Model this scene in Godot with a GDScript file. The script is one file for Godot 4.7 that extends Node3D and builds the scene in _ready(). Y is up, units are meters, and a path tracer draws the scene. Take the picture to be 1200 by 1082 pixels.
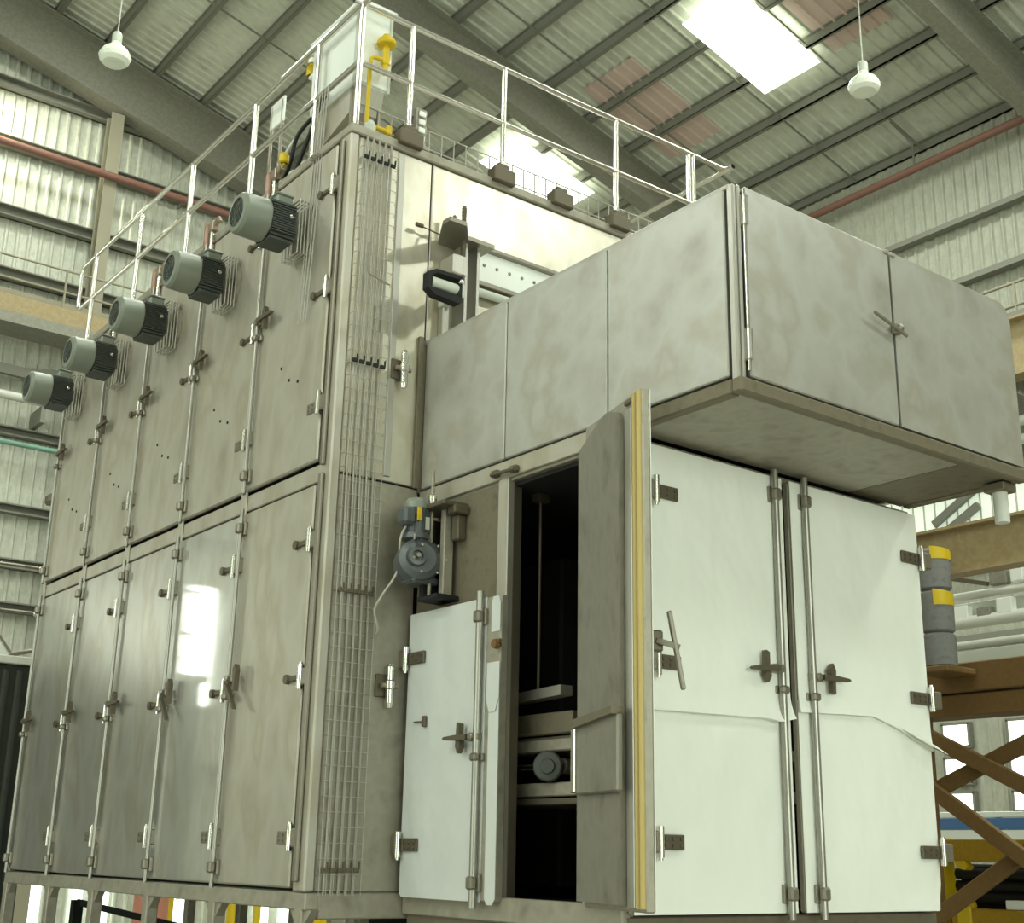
extends Node3D
# A tall stainless steel oven in a steel-framed hall. Metres, y up, hall floor at y = 0.
# x runs along the oven's front face, z towards the viewer; the oven's near corner stands at x = 0, z = 0.

var st: SurfaceTool
var M := {}
var names := {}
var rng := RandomNumberGenerator.new()

const ROOF_K := 21.85
const ROOF_S := 0.26
const RIDGE_X := -6.0
const EAVE_X := 17.05
const LEFT_X := -29.05
const BACK_Z := -19.4
const FRONT_Z := 25.0


# ------------------------------------------------------------------ geometry helpers
func nb() -> void:
	st = SurfaceTool.new()
	st.begin(Mesh.PRIMITIVE_TRIANGLES)


func tri(a: Vector3, b: Vector3, c: Vector3, na: Vector3, nb_: Vector3, nc: Vector3) -> void:
	if (b - a).cross(c - a).dot(na + nb_ + nc) > 0.0:
		var t := b
		b = c
		c = t
		t = nb_
		nb_ = nc
		nc = t
	st.set_normal(na)
	st.add_vertex(a)
	st.set_normal(nb_)
	st.add_vertex(b)
	st.set_normal(nc)
	st.add_vertex(c)


func quad(a: Vector3, b: Vector3, c: Vector3, d: Vector3, n: Vector3) -> void:
	tri(a, b, c, n, n, n)
	tri(a, c, d, n, n, n)


func qs(a: Vector3, b: Vector3, c: Vector3, d: Vector3, na: Vector3, nb_: Vector3, nc: Vector3, nd: Vector3) -> void:
	tri(a, b, c, na, nb_, nc)
	tri(a, c, d, na, nc, nd)


# a box with chamfered edges, centre c, size s, turned by bs
func bx(c: Vector3, s: Vector3, bev := 0.0, bs := Basis()) -> void:
	var h := s * 0.5
	bev = minf(bev, minf(h.x, minf(h.y, h.z)) * 0.6)
	var ax := [Vector3.RIGHT, Vector3.UP, Vector3.BACK]
	for i in 3:
		var j := (i + 1) % 3
		var k := (i + 2) % 3
		for sg in [-1.0, 1.0]:
			var n: Vector3 = ax[i] * sg
			var p: Vector3 = n * h[i]
			var u: Vector3 = ax[j] * (h[j] - bev)
			var v: Vector3 = ax[k] * (h[k] - bev)
			quad(c + bs * (p - u - v), c + bs * (p + u - v), c + bs * (p + u + v), c + bs * (p - u + v), bs * n)
	if bev <= 0.0:
		return
	for i in 3:
		var j := (i + 1) % 3
		var k := (i + 2) % 3
		for sj in [-1.0, 1.0]:
			for sk in [-1.0, 1.0]:
				var l: Vector3 = ax[i] * (h[i] - bev)
				var p1: Vector3 = ax[j] * sj * h[j] + ax[k] * sk * (h[k] - bev)
				var p2: Vector3 = ax[j] * sj * (h[j] - bev) + ax[k] * sk * h[k]
				var n: Vector3 = (ax[j] * sj + ax[k] * sk).normalized()
				quad(c + bs * (p1 - l), c + bs * (p1 + l), c + bs * (p2 + l), c + bs * (p2 - l), bs * n)
	for sx in [-1.0, 1.0]:
		for sy in [-1.0, 1.0]:
			for sz in [-1.0, 1.0]:
				var n := Vector3(sx, sy, sz)
				var a := Vector3(sx * h.x, sy * (h.y - bev), sz * (h.z - bev))
				var b := Vector3(sx * (h.x - bev), sy * h.y, sz * (h.z - bev))
				var d := Vector3(sx * (h.x - bev), sy * (h.y - bev), sz * h.z)
				var nn := bs * n.normalized()
				tri(c + bs * a, c + bs * b, c + bs * d, nn, nn, nn)


# box between two corners
func bc(a: Vector3, b: Vector3, bev := 0.0) -> void:
	bx((a + b) * 0.5, (b - a).abs(), bev)


func side_of(d: Vector3) -> Vector3:
	var u := d.cross(Vector3.UP)
	if u.length() < 0.05:
		u = d.cross(Vector3.RIGHT)
	return u.normalized()


# a round bar from a to b
func rod(a: Vector3, b: Vector3, r: float, n := 10, r2 := -1.0) -> void:
	if r2 < 0.0:
		r2 = r
	var d := (b - a).normalized()
	var u := side_of(d)
	var v := d.cross(u)
	for i in n:
		var t0 := TAU * i / n
		var t1 := TAU * (i + 1) / n
		var n0 := u * cos(t0) + v * sin(t0)
		var n1 := u * cos(t1) + v * sin(t1)
		qs(a + n0 * r, a + n1 * r, b + n1 * r2, b + n0 * r2, n0, n1, n1, n0)
		tri(a, a + n0 * r, a + n1 * r, -d, -d, -d)
		tri(b, b + n0 * r2, b + n1 * r2, d, d, d)


# a bent bar through points
func tube(pts: Array, r: float, n := 8) -> void:
	var rings := []
	var nor := []
	var u := side_of((pts[1] - pts[0]).normalized())
	for i in pts.size():
		var d: Vector3 = (pts[mini(i + 1, pts.size() - 1)] - pts[maxi(i - 1, 0)]).normalized()
		u = (u - d * u.dot(d)).normalized()
		var v := d.cross(u)
		var ring := []
		var nn := []
		for k in n:
			var t := TAU * k / n
			var q := u * cos(t) + v * sin(t)
			nn.append(q)
			ring.append(pts[i] + q * r)
		rings.append(ring)
		nor.append(nn)
	for i in pts.size() - 1:
		for k in n:
			var k2 := (k + 1) % n
			qs(rings[i][k], rings[i][k2], rings[i + 1][k2], rings[i + 1][k], nor[i][k], nor[i][k2], nor[i + 1][k2], nor[i + 1][k])
	for e in [0, pts.size() - 1]:
		var d: Vector3 = (pts[1] - pts[0]).normalized() * -1.0 if e == 0 else (pts[e] - pts[e - 1]).normalized()
		for k in n:
			tri(pts[e], rings[e][k], rings[e][(k + 1) % n], d, d, d)


# smooth curve through a few points
func curve(pts: Array, steps := 5) -> Array:
	var out := []
	for i in pts.size() - 1:
		var p0: Vector3 = pts[maxi(i - 1, 0)]
		var p1: Vector3 = pts[i]
		var p2: Vector3 = pts[i + 1]
		var p3: Vector3 = pts[mini(i + 2, pts.size() - 1)]
		for k in steps:
			var t := float(k) / steps
			out.append(0.5 * ((2.0 * p1) + (p2 - p0) * t + (2.0 * p0 - 5.0 * p1 + 4.0 * p2 - p3) * t * t + (3.0 * p1 - p0 - 3.0 * p2 + p3) * t * t * t))
	out.append(pts[-1])
	return out


# turned shape: profile of (radius, height along axis)
func lathe(prof: Array, at: Vector3, axis := Vector3.UP, n := 20) -> void:
	var d := axis.normalized()
	var u := side_of(d)
	var v := d.cross(u)
	for i in prof.size() - 1:
		var p: Vector2 = prof[i]
		var q: Vector2 = prof[i + 1]
		var e := q - p
		if e.length() < 1e-6:
			continue
		var nr := Vector2(e.y, -e.x).normalized()
		for k in n:
			var t0 := TAU * k / n
			var t1 := TAU * (k + 1) / n
			var r0 := u * cos(t0) + v * sin(t0)
			var r1 := u * cos(t1) + v * sin(t1)
			var n0 := r0 * nr.x + d * nr.y
			var n1 := r1 * nr.x + d * nr.y
			if p.x > 1e-6:
				tri(at + r0 * p.x + d * p.y, at + r1 * p.x + d * p.y, at + r1 * q.x + d * q.y, n0, n1, n1)
			if q.x > 1e-6:
				tri(at + r0 * p.x + d * p.y, at + r1 * q.x + d * q.y, at + r0 * q.x + d * q.y, n0, n1, n0)


# a flat outline (in u, v) drawn out by depth
func prism(poly: Array, o: Vector3, u: Vector3, v: Vector3, depth: Vector3) -> void:
	var pl := PackedVector2Array(poly)
	var ix := Geometry2D.triangulate_polygon(pl)
	var n := depth.normalized()
	for i in range(0, ix.size(), 3):
		var a := o + u * pl[ix[i]].x + v * pl[ix[i]].y
		var b := o + u * pl[ix[i + 1]].x + v * pl[ix[i + 1]].y
		var c := o + u * pl[ix[i + 2]].x + v * pl[ix[i + 2]].y
		tri(a, b, c, -n, -n, -n)
		tri(a + depth, b + depth, c + depth, n, n, n)
	var cw := 1.0 if Geometry2D.is_polygon_clockwise(pl) else -1.0
	for i in pl.size():
		var p := pl[i]
		var q := pl[(i + 1) % pl.size()]
		var e := (q - p).normalized()
		var m := Vector2(-e.y, e.x) * cw
		var a := o + u * p.x + v * p.y
		var b := o + u * q.x + v * q.y
		quad(a, b, b + depth, a + depth, (u * m.x + v * m.y).normalized())


# ring (torus)
func ring(c: Vector3, axis: Vector3, R: float, r: float, n := 20, m := 8) -> void:
	var d := axis.normalized()
	var u := side_of(d)
	var v := d.cross(u)
	for i in n:
		for k in m:
			var P := []
			var N := []
			for w in [[i, k], [i + 1, k], [i + 1, k + 1], [i, k + 1]]:
				var a: float = TAU * w[0] / n
				var b: float = TAU * w[1] / m
				var ra := u * cos(a) + v * sin(a)
				var nn := ra * cos(b) + d * sin(b)
				N.append(nn)
				P.append(c + ra * R + nn * r)
			qs(P[0], P[1], P[2], P[3], N[0], N[1], N[2], N[3])


# I-beam from a to b, height h, flange width f; up is the web's direction
func ibeam(a: Vector3, b: Vector3, h: float, f: float, t := 0.02, up := Vector3.UP) -> void:
	var d := (b - a)
	var l := d.length()
	d /= l
	var s := d.cross(up).normalized()
	var w := s.cross(d).normalized()
	var bs := Basis(d, w, s)
	var c := (a + b) * 0.5
	bx(c, Vector3(l, h - 2 * t, t), 0.0, bs)
	bx(c + w * (h - t) * 0.5, Vector3(l, t, f), 0.0, bs)
	bx(c - w * (h - t) * 0.5, Vector3(l, t, f), 0.0, bs)


# square bar from a to b
func bar(a: Vector3, b: Vector3, wid: float, hei: float, up := Vector3.UP, bev := 0.0) -> void:
	var d := (b - a)
	var l := d.length()
	d /= l
	if absf(d.dot(up)) > 0.98:
		up = Vector3.BACK
	var s := d.cross(up).normalized()
	var w := s.cross(d).normalized()
	bx((a + b) * 0.5, Vector3(l, hei, wid), bev, Basis(d, w, s))


# ------------------------------------------------------------------ objects
func numbered(n: String) -> String:
	if not names.has(n):
		names[n] = 0
		return n
	names[n] += 1
	return "%s_%03d" % [n, names[n]]


func done(called: String, mat: Material, parent: Node = null) -> MeshInstance3D:
	var o := MeshInstance3D.new()
	o.mesh = st.commit()
	o.material_override = mat
	return put(o, called, parent)


func put(o: Node3D, called: String, parent: Node = null) -> Node3D:
	if parent == null:
		o.name = numbered(called)
		add_child(o, true)
	else:
		var k := 0
		var nm := called
		while parent.has_node(NodePath(nm)):
			k += 1
			nm = "%s_%03d" % [called, k]
		o.name = nm
		parent.add_child(o, true)
	return o


func same(mesh: Mesh, mat: Material, called: String, parent: Node, at: Transform3D) -> MeshInstance3D:
	var o := MeshInstance3D.new()
	o.mesh = mesh
	o.material_override = mat
	o.transform = at
	return put(o, called, parent)


func thing(called: String, label: String, category: String, at := Vector3.ZERO, group := "") -> Node3D:
	var o := Node3D.new()
	put(o, called)
	o.position = at
	tag(o, label, category, group)
	return o


func tag(o: Node, label: String, category: String, group := "", kind := "") -> void:
	o.set_meta("label", label)
	o.set_meta("category", category)
	if group:
		o.set_meta("group", group)
	if kind:
		o.set_meta("kind", kind)


func structure(o: Node, label: String, category: String) -> void:
	tag(o, label, category, "", "structure")


# ------------------------------------------------------------------ materials
func noise(sd: int, freq: float, ramp: Array, size := 512, oct := 4, stretch := false) -> NoiseTexture2D:
	var f := FastNoiseLite.new()
	f.seed = sd
	f.frequency = freq
	f.fractal_octaves = oct
	f.noise_type = FastNoiseLite.TYPE_SIMPLEX_SMOOTH
	var t := NoiseTexture2D.new()
	t.width = size
	t.height = size
	t.seamless = true
	t.noise = f
	if ramp.size():
		var g := Gradient.new()
		var off := PackedFloat32Array()
		var col := PackedColorArray()
		for i in ramp.size():
			off.append(float(i) / (ramp.size() - 1))
			col.append(ramp[i])
		g.offsets = off
		g.colors = col
		t.color_ramp = g
	return t


func mat(col: Color, rough := 0.5, metal := 0.0) -> StandardMaterial3D:
	var m := StandardMaterial3D.new()
	m.albedo_color = col
	m.roughness = rough
	m.metallic = metal
	return m


func tri_map(m: StandardMaterial3D, alb: Texture2D, rgh: Texture2D, sc: Vector3, bump: Texture2D = null, depth := 0.0) -> StandardMaterial3D:
	m.uv1_triplanar = true
	m.uv1_world_triplanar = true
	m.uv1_triplanar_sharpness = 6.0
	m.uv1_scale = sc
	if alb:
		m.albedo_texture = alb
	if rgh:
		m.roughness_texture = rgh
	if bump:
		m.heightmap_enabled = true
		m.heightmap_texture = bump
		m.heightmap_scale = depth
	return m


func glow(col: Color, e: float) -> StandardMaterial3D:
	var m := mat(col, 0.6)
	m.emission_enabled = true
	m.emission = col
	m.emission_energy_multiplier = e
	return m


func gr(v: float) -> Color:
	return Color(v, v, v)


func materials() -> void:
	var cloud := noise(3, 0.006, [Color(0.84, 0.825, 0.80), Color(0.93, 0.92, 0.90), Color(0.97, 0.97, 0.96), Color(0.91, 0.89, 0.85), Color(1, 0.995, 0.985)], 512, 5)
	var rcloud := noise(8, 0.009, [gr(0.88), gr(0.96), gr(0.92), gr(1.0)], 512, 5)
	var fine := noise(12, 0.03, [gr(0.86), gr(1.0), gr(0.92), gr(1.0)], 512, 4)
	var blot := noise(21, 0.012, [gr(0.84), gr(0.94), gr(1.0), gr(0.96), gr(1.0)], 512, 5)
	var rust := noise(5, 0.02, [Color(0.86, 0.82, 0.75), Color(0.97, 0.95, 0.9), Color(0.92, 0.87, 0.8), Color(1, 1, 0.97)], 512, 5)
	var wave := noise(31, 0.004, [], 512, 2)
	var crease := noise(41, 0.010, [], 512, 3)
	M.steel = tri_map(mat(Color(0.77, 0.757, 0.715), 0.52, 0.7), cloud, rcloud, Vector3(0.45, 0.22, 0.45))
	M.steel_front = tri_map(mat(Color(0.88, 0.865, 0.81), 0.33, 0.72), cloud, rcloud, Vector3(0.5, 0.3, 0.5))
	M.steel_box = tri_map(mat(Color(0.77, 0.77, 0.755), 0.46, 0.6), cloud, rcloud, Vector3(0.4, 0.4, 0.4))
	M.steel_mirror = tri_map(mat(Color(0.78, 0.78, 0.76), 0.42, 0.7), cloud, rcloud, Vector3(0.45, 0.22, 0.45))
	M.steel_mirror.clearcoat_enabled = true
	M.steel_mirror.clearcoat = 1.0
	M.steel_mirror.clearcoat_roughness = 0.05
	M.steel_satin = tri_map(mat(Color(0.77, 0.765, 0.74), 0.40, 0.75), cloud, rcloud, Vector3(0.45, 0.22, 0.45))
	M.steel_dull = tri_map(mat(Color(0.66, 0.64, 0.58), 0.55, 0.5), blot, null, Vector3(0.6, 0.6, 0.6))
	M.lining = tri_map(mat(Color(0.57, 0.555, 0.51), 0.55, 0.55), blot, null, Vector3(0.8, 0.4, 0.8))
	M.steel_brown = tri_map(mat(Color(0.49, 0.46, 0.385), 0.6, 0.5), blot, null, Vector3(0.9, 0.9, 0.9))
	M.bar = mat(Color(0.66, 0.655, 0.62), 0.36, 0.85)
	M.chrome = mat(Color(0.86, 0.85, 0.82), 0.22, 1.0)
	M.bracket = mat(Color(0.58, 0.56, 0.51), 0.42, 0.8)
	M.handle = mat(Color(0.42, 0.39, 0.33), 0.5, 0.6)
	M.dark = mat(Color(0.10, 0.10, 0.09), 0.8, 0.0)
	M.black = mat(Color(0.07, 0.07, 0.07), 0.75, 0.0)
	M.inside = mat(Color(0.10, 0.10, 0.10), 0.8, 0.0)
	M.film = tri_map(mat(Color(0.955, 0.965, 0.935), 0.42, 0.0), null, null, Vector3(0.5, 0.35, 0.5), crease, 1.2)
	M.film_shaded = tri_map(mat(Color(0.80, 0.815, 0.80), 0.45, 0.0), null, null, Vector3(0.5, 0.35, 0.5), crease, 1.2)  # same white film, colour darkened for the dimmer light on the side door
	M.gasket = mat(Color(0.74, 0.66, 0.42), 0.7)
	M.motor = mat(Color(0.51, 0.535, 0.49), 0.4, 0.2)
	M.motor_dark = tri_map(mat(Color(0.30, 0.32, 0.30), 0.5, 0.2), fine, null, Vector3(3, 3, 3))
	M.gear = tri_map(mat(Color(0.38, 0.40, 0.405), 0.42, 0.3), fine, null, Vector3(4, 4, 4))
	M.yellow = mat(Color(0.84, 0.72, 0.08), 0.5)
	M.yellow_dirty = tri_map(mat(Color(0.70, 0.58, 0.10), 0.6), rust, null, Vector3(1.5, 1.5, 1.5))
	M.white = mat(Color(0.95, 0.965, 0.94), 0.28)
	M.offwhite = mat(Color(0.78, 0.80, 0.75), 0.5)
	M.wire = mat(Color(0.72, 0.71, 0.67), 0.5, 0.4)
	M.cable = mat(Color(0.09, 0.09, 0.09), 0.6)
	M.cable_grey = mat(Color(0.70, 0.69, 0.64), 0.6)
	M.roof = tri_map(mat(Color(0.84, 0.85, 0.79), 0.75, 0.0), blot, null, Vector3(0.2, 0.2, 0.2))
	M.roof_pink = mat(Color(0.82, 0.73, 0.69), 0.6, 0.0)
	M.wall = tri_map(mat(Color(0.80, 0.81, 0.75), 0.45, 0.1), fine, null, Vector3(0.3, 0.15, 0.3))
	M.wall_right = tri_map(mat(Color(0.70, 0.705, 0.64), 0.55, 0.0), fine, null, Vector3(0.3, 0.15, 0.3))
	M.frame = tri_map(mat(Color(0.58, 0.575, 0.52), 0.6, 0.1), fine, null, Vector3(0.4, 0.4, 0.4))
	M.girt = mat(Color(0.51, 0.51, 0.465), 0.6, 0.1)
	M.column = mat(Color(0.60, 0.58, 0.50), 0.6)
	M.pipe_red = mat(Color(0.52, 0.37, 0.32), 0.55)
	M.teal = mat(Color(0.47, 0.63, 0.56), 0.5)
	M.tan = tri_map(mat(Color(0.68, 0.63, 0.50), 0.55), rust, null, Vector3(0.5, 0.5, 0.5))
	M.brown = tri_map(mat(Color(0.47, 0.37, 0.21), 0.65), rust, null, Vector3(0.8, 0.8, 0.8))
	M.padding = tri_map(mat(Color(0.50, 0.50, 0.49), 0.8), blot, null, Vector3(2, 2, 2))
	M.floor = tri_map(mat(Color(0.66, 0.65, 0.61), 0.5), blot, null, Vector3(0.2, 0.2, 0.2))
	M.blue = mat(Color(0.30, 0.46, 0.66), 0.5)
	M.pale = mat(Color(0.83, 0.84, 0.80), 0.5)
	M.pinkish = mat(Color(0.62, 0.50, 0.44), 0.4, 0.4)
	M.fitting = mat(Color(0.66, 0.60, 0.54), 0.35, 0.7)
	M.curtain = tri_map(mat(Color(0.21, 0.23, 0.20), 0.7), blot, null, Vector3(0.5, 0.5, 0.5))
	M.lamp_shell = mat(Color(0.93, 0.95, 0.90), 0.25, 0.0)
	M.orange = mat(Color(0.80, 0.48, 0.12), 0.6)
	M.salmon = mat(Color(0.74, 0.50, 0.42), 0.6)
	M.sheet_day = glow(Color(0.97, 1.0, 0.93), 4.0)
	M.window_day = glow(Color(0.95, 1.0, 0.96), 3.0)
	M.window_soft = glow(Color(0.93, 0.97, 0.90), 0.7)


func roof_y(x: float) -> float:
	return ROOF_K - ROOF_S * (absf(x - RIDGE_X) + RIDGE_X + 4.335)


func area(called: String, at: Vector3, dir: Vector3, size: Vector2, energy: float, col: Color) -> void:
	var l := AreaLight3D.new()
	l.name = called
	l.area_size = size
	l.area_normalize_energy = true
	l.light_energy = energy
	l.light_color = col
	l.area_range = 90.0
	l.area_attenuation = 2.0
	l.shadow_enabled = true
	var up := Vector3.UP if absf(dir.y) < 0.9 else Vector3.RIGHT
	l.transform = Transform3D(Basis.looking_at(dir, up), at)
	add_child(l, true)


const SKY_Z := [-13.85, -7.0, 0.4, 7.8, 15.2]
const SKY_X := [12.62, 3.3, -15.3, -24.6]


func _ready() -> void:
	rng.seed = 7
	# camera
	var cam := Camera3D.new()
	cam.name = "camera"
	cam.fov = 39.374
	cam.near = 0.05
	cam.far = 200.0
	cam.transform = Transform3D(Basis(Vector3(0.7943686, 0.01966459, 0.60711764), Vector3(-0.19197208, 0.95637694, 0.22020416), Vector3(-0.57630308, -0.29147291, 0.76349086)), Vector3(-4.33479528, 1.60039622, 7.85672259))
	add_child(cam)
	cam.current = true
	# daylight outside the hall, and exposure
	var env := Environment.new()
	env.background_mode = Environment.BG_SKY
	var sky := Sky.new()
	var sm := ProceduralSkyMaterial.new()
	sm.sky_top_color = Color(0.55, 0.68, 0.85)
	sm.sky_horizon_color = Color(0.85, 0.89, 0.90)
	sm.ground_horizon_color = Color(0.6, 0.6, 0.56)
	sm.ground_bottom_color = Color(0.4, 0.4, 0.38)
	sky.sky_material = sm
	env.sky = sky
	env.tonemap_mode = Environment.TONE_MAPPER_LINEAR
	env.tonemap_exposure = 0.75
	env.sdfgi_enabled = true
	env.ssao_enabled = true
	env.ssil_enabled = true
	var we := WorldEnvironment.new()
	we.name = "world_environment"
	we.environment = env
	add_child(we)
	# large area lights: translucent roof sheets, added front and left fill openings, the gable window
	var day := Color(0.975, 1.0, 0.95)
	for x in SKY_X:
		for z in SKY_Z:
			area("skylight_light", Vector3(x, roof_y(x) - 0.50, z), Vector3(ROOF_S * (1.0 if x < RIDGE_X else -1.0), -1, 0).normalized(), Vector2(2.2, 1.4), 60.0, day)
	area("front_fill_light", Vector3(-3.0, 5.0, FRONT_Z - 0.35), Vector3(0, 0, -1), Vector2(14.0, 9.0), 105.0, day)
	area("left_fill_light", Vector3(LEFT_X + 0.35, 5.5, 2.0), Vector3(1, 0, 0), Vector2(20.0, 7.0), 34.0, day)
	area("back_opening_light", Vector3(-7.5, 5.9, BACK_Z + 0.30), Vector3(0, 0, 1), Vector2(0.6, 2.6), 14.0, day)
	materials()
	build_hall()
	build_oven()
	build_top_of_oven()
	build_cabinets()
	build_machinery()
	build_left_yard()
	build_right_yard()


# corrugated sheet: ribs run along `along`, repeat along `across`
func corrugated(o: Vector3, across: Vector3, along: Vector3, n: Vector3, pitch := 0.25, depth := 0.035) -> void:
	var w := across.length()
	var cu := across / w
	var k := int(w / pitch)
	pitch = w / k
	for i in k:
		var a := o + cu * pitch * i
		var xs := [0.0, 0.58, 0.70, 0.88, 1.0]
		var hs := [0.0, 0.0, depth, depth, 0.0]
		for j in 4:
			var p: Vector3 = a + cu * pitch * xs[j] + n * hs[j]
			var q: Vector3 = a + cu * pitch * xs[j + 1] + n * hs[j + 1]
			var nn := (q - p).cross(along).normalized()
			if nn.dot(n) < 0:
				nn = -nn
			quad(p, q, q + along, p + along, nn)


func window_pane(called: String, c: Vector3, s: Vector3, m: Material, label: String) -> Node3D:
	nb()
	bx(c, s, 0.0)
	var o := done(called, m)
	structure(o, label, "window")
	return o


func build_hall() -> void:
	# floor
	nb()
	bc(Vector3(LEFT_X - 0.5, -0.3, BACK_Z - 0.5), Vector3(EAVE_X + 0.5, 0.0, FRONT_Z + 0.5))
	structure(done("floor", M.floor), "grey concrete floor of the industrial hall", "floor")
	# ceiling: two corrugated slopes under a solid slab, with purlins, rafters and sag rods
	var peak := Vector3(RIDGE_X, roof_y(RIDGE_X), BACK_Z)
	var len_z := Vector3(0, 0, FRONT_Z - BACK_Z)
	nb()
	for s in [1.0, -1.0]:
		var ex := EAVE_X if s > 0 else LEFT_X
		var down := Vector3(ex + 0.4 * s, roof_y(ex + 0.4 * s), BACK_Z) - peak
		corrugated(peak, len_z, down, Vector3(-ROOF_S * s, -1, 0).normalized(), 0.25, 0.04)
		bx(peak + down * 0.5 + len_z * 0.5 + Vector3(0, 0.16, 0), Vector3(down.length(), 0.2, len_z.z + 1.0), 0.0, Basis(Vector3.BACK, -atan(ROOF_S) * s))
	var roof := done("ceiling", M.roof)
	structure(roof, "grey green corrugated sheet roof on dark purlins", "ceiling")
	for s in [1.0, -1.0]:
		var k := 0
		while true:
			var x := 13.81 + 1.215 * 2.67 - 1.215 * k if s > 0 else 2.0 * RIDGE_X - (13.81 + 1.215 * 2.67 - 1.215 * k)
			if absf(x - RIDGE_X) < 0.4 or k > 22:
				break
			nb()
			var y := roof_y(x) - 0.06
			bc(Vector3(x - 0.02, y - 0.22, BACK_Z), Vector3(x + 0.02, y, FRONT_Z))
			bc(Vector3(x - 0.02, y - 0.22, BACK_Z), Vector3(x + 0.07, y - 0.2, FRONT_Z))
			bc(Vector3(x - 0.07, y - 0.02, BACK_Z), Vector3(x + 0.02, y, FRONT_Z))
			done("purlin", M.girt, roof)
			k += 1
	for z in [-18.95, -11.6, -3.4, 4.2, 11.6, 19.0]:
		for s in [1.0, -1.0]:
			var ex := EAVE_X if s > 0 else LEFT_X
			nb()
			var dy := 0.95 if z < -15.0 else 0.74
			var a := Vector3(RIDGE_X, roof_y(RIDGE_X) - dy, z)
			var b := Vector3(ex, roof_y(ex) - dy, z)
			ibeam(a, b, 2.0 * dy - 0.56, 0.5 if z < -15.0 else 0.36, 0.03)
			done("rafter", M.frame, roof)
	for z in [-15.4, -10.3, -8.0, -6.25, -0.5]:
		nb()
		rod(Vector3(2.0, roof_y(2.0) - 0.24, z), Vector3(EAVE_X, roof_y(EAVE_X) - 0.24, z), 0.025, 6)
		done("sag_rod", M.girt, roof)
	# a pinkish replacement sheet beside each of the near roof lights
	for p in [[-5.35, 12.6, 0.7], [-10.2, 12.9, 0.8]]:
		nb()
		var x0: float = p[1] - 1.3
		var x1: float = p[1] + 1.4
		corrugated(Vector3(x0, roof_y(x0) - 0.055, p[0] - p[2]), Vector3(0, 0, p[2] * 2), Vector3(x1 - x0, roof_y(x1) - roof_y(x0), 0), Vector3(-ROOF_S, -1, 0).normalized(), 0.25, 0.04)
		done("roof_sheet", M.roof_pink, roof)
	# translucent roof sheets
	var n := 0
	for x in SKY_X:
		for z in SKY_Z:
			n += 1
			nb()
			var s := -1.0 if x < RIDGE_X else 1.0
			bx(Vector3(x, roof_y(x) - 0.32, z), Vector3(2.45, 0.02, 1.45), 0.0, Basis(Vector3.BACK, -atan(ROOF_S) * s))
			structure(done("window_%d" % n, M.sheet_day), "glowing translucent rooflight sheet in the corrugated roof", "skylight")
	# back wall
	nb()
	bc(Vector3(LEFT_X - 0.5, -0.3, BACK_Z - 0.5), Vector3(EAVE_X + 0.5, 23.0, BACK_Z - 0.08))
	corrugated(Vector3(LEFT_X, 0, BACK_Z - 0.05), Vector3(EAVE_X - LEFT_X, 0, 0), Vector3(0, 22.6, 0), Vector3(0, 0, 1))
	var wb := done("wall_back", M.wall)
	structure(wb, "pale corrugated gable wall with dark rails behind the oven", "wall")
	for y in [3.2, 4.7, 6.25, 7.15, 8.3, 9.95, 13.45, 14.9, 16.55, 17.97, 19.4]:
		nb()
		var x1: float = EAVE_X if y < 15.5 else (ROOF_K - y) / ROOF_S - 4.335
		var h := 0.26 if y > 13.0 else 0.2
		bc(Vector3(LEFT_X, y - h * 0.5, BACK_Z), Vector3(x1, y + h * 0.5, BACK_Z + 0.05))
		bc(Vector3(LEFT_X, y - h * 0.5, BACK_Z), Vector3(x1, y - h * 0.5 + 0.03, BACK_Z + 0.22))
		bc(Vector3(LEFT_X, y + h * 0.5 - 0.03, BACK_Z), Vector3(x1, y + h * 0.5, BACK_Z + 0.22))
		done("girt", M.girt, wb)
	for x in [4.15, 11.2, -3.6, -11.0, -18.4, -25.0]:
		nb()
		ibeam(Vector3(x, 0, BACK_Z + 0.38), Vector3(x, roof_y(x) - 1.72, BACK_Z + 0.38), 0.34, 0.30, 0.03, Vector3(0, 0, 1))
		done("column", M.column, wb)
	nb()
	# right wall
	nb()
	bc(Vector3(EAVE_X + 0.08, -0.3, BACK_Z - 0.5), Vector3(EAVE_X + 0.5, 17.0, FRONT_Z + 0.5))
	corrugated(Vector3(EAVE_X + 0.05, 0, BACK_Z), Vector3(0, 0, FRONT_Z - BACK_Z), Vector3(0, 16.6, 0), Vector3(-1, 0, 0))
	var wr := done("wall_right", M.wall_right)
	structure(wr, "pale corrugated side wall under the eave", "wall")
	for y in [2.1, 5.6, 7.1, 9.0, 10.6, 12.75, 14.05]:
		nb()
		bc(Vector3(EAVE_X - 0.2, y - 0.1, BACK_Z), Vector3(EAVE_X, y - 0.07, FRONT_Z))
		bc(Vector3(EAVE_X - 0.05, y - 0.1, BACK_Z), Vector3(EAVE_X, y + 0.1, FRONT_Z))
		done("girt", M.girt, wr)
	# left and front walls, out of the picture
	nb()
	bc(Vector3(LEFT_X - 0.5, -0.3, BACK_Z - 0.5), Vector3(LEFT_X - 0.08, 17.0, FRONT_Z + 0.5))
	corrugated(Vector3(LEFT_X - 0.05, 0, BACK_Z), Vector3(0, 0, FRONT_Z - BACK_Z), Vector3(0, 16.6, 0), Vector3(1, 0, 0))
	structure(done("wall_left", M.wall), "pale corrugated side wall with a long ribbon of added glowing glazing", "wall")
	nb()
	bc(Vector3(LEFT_X - 0.5, -0.3, FRONT_Z + 0.08), Vector3(EAVE_X + 0.5, 23.0, FRONT_Z + 0.5))
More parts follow.
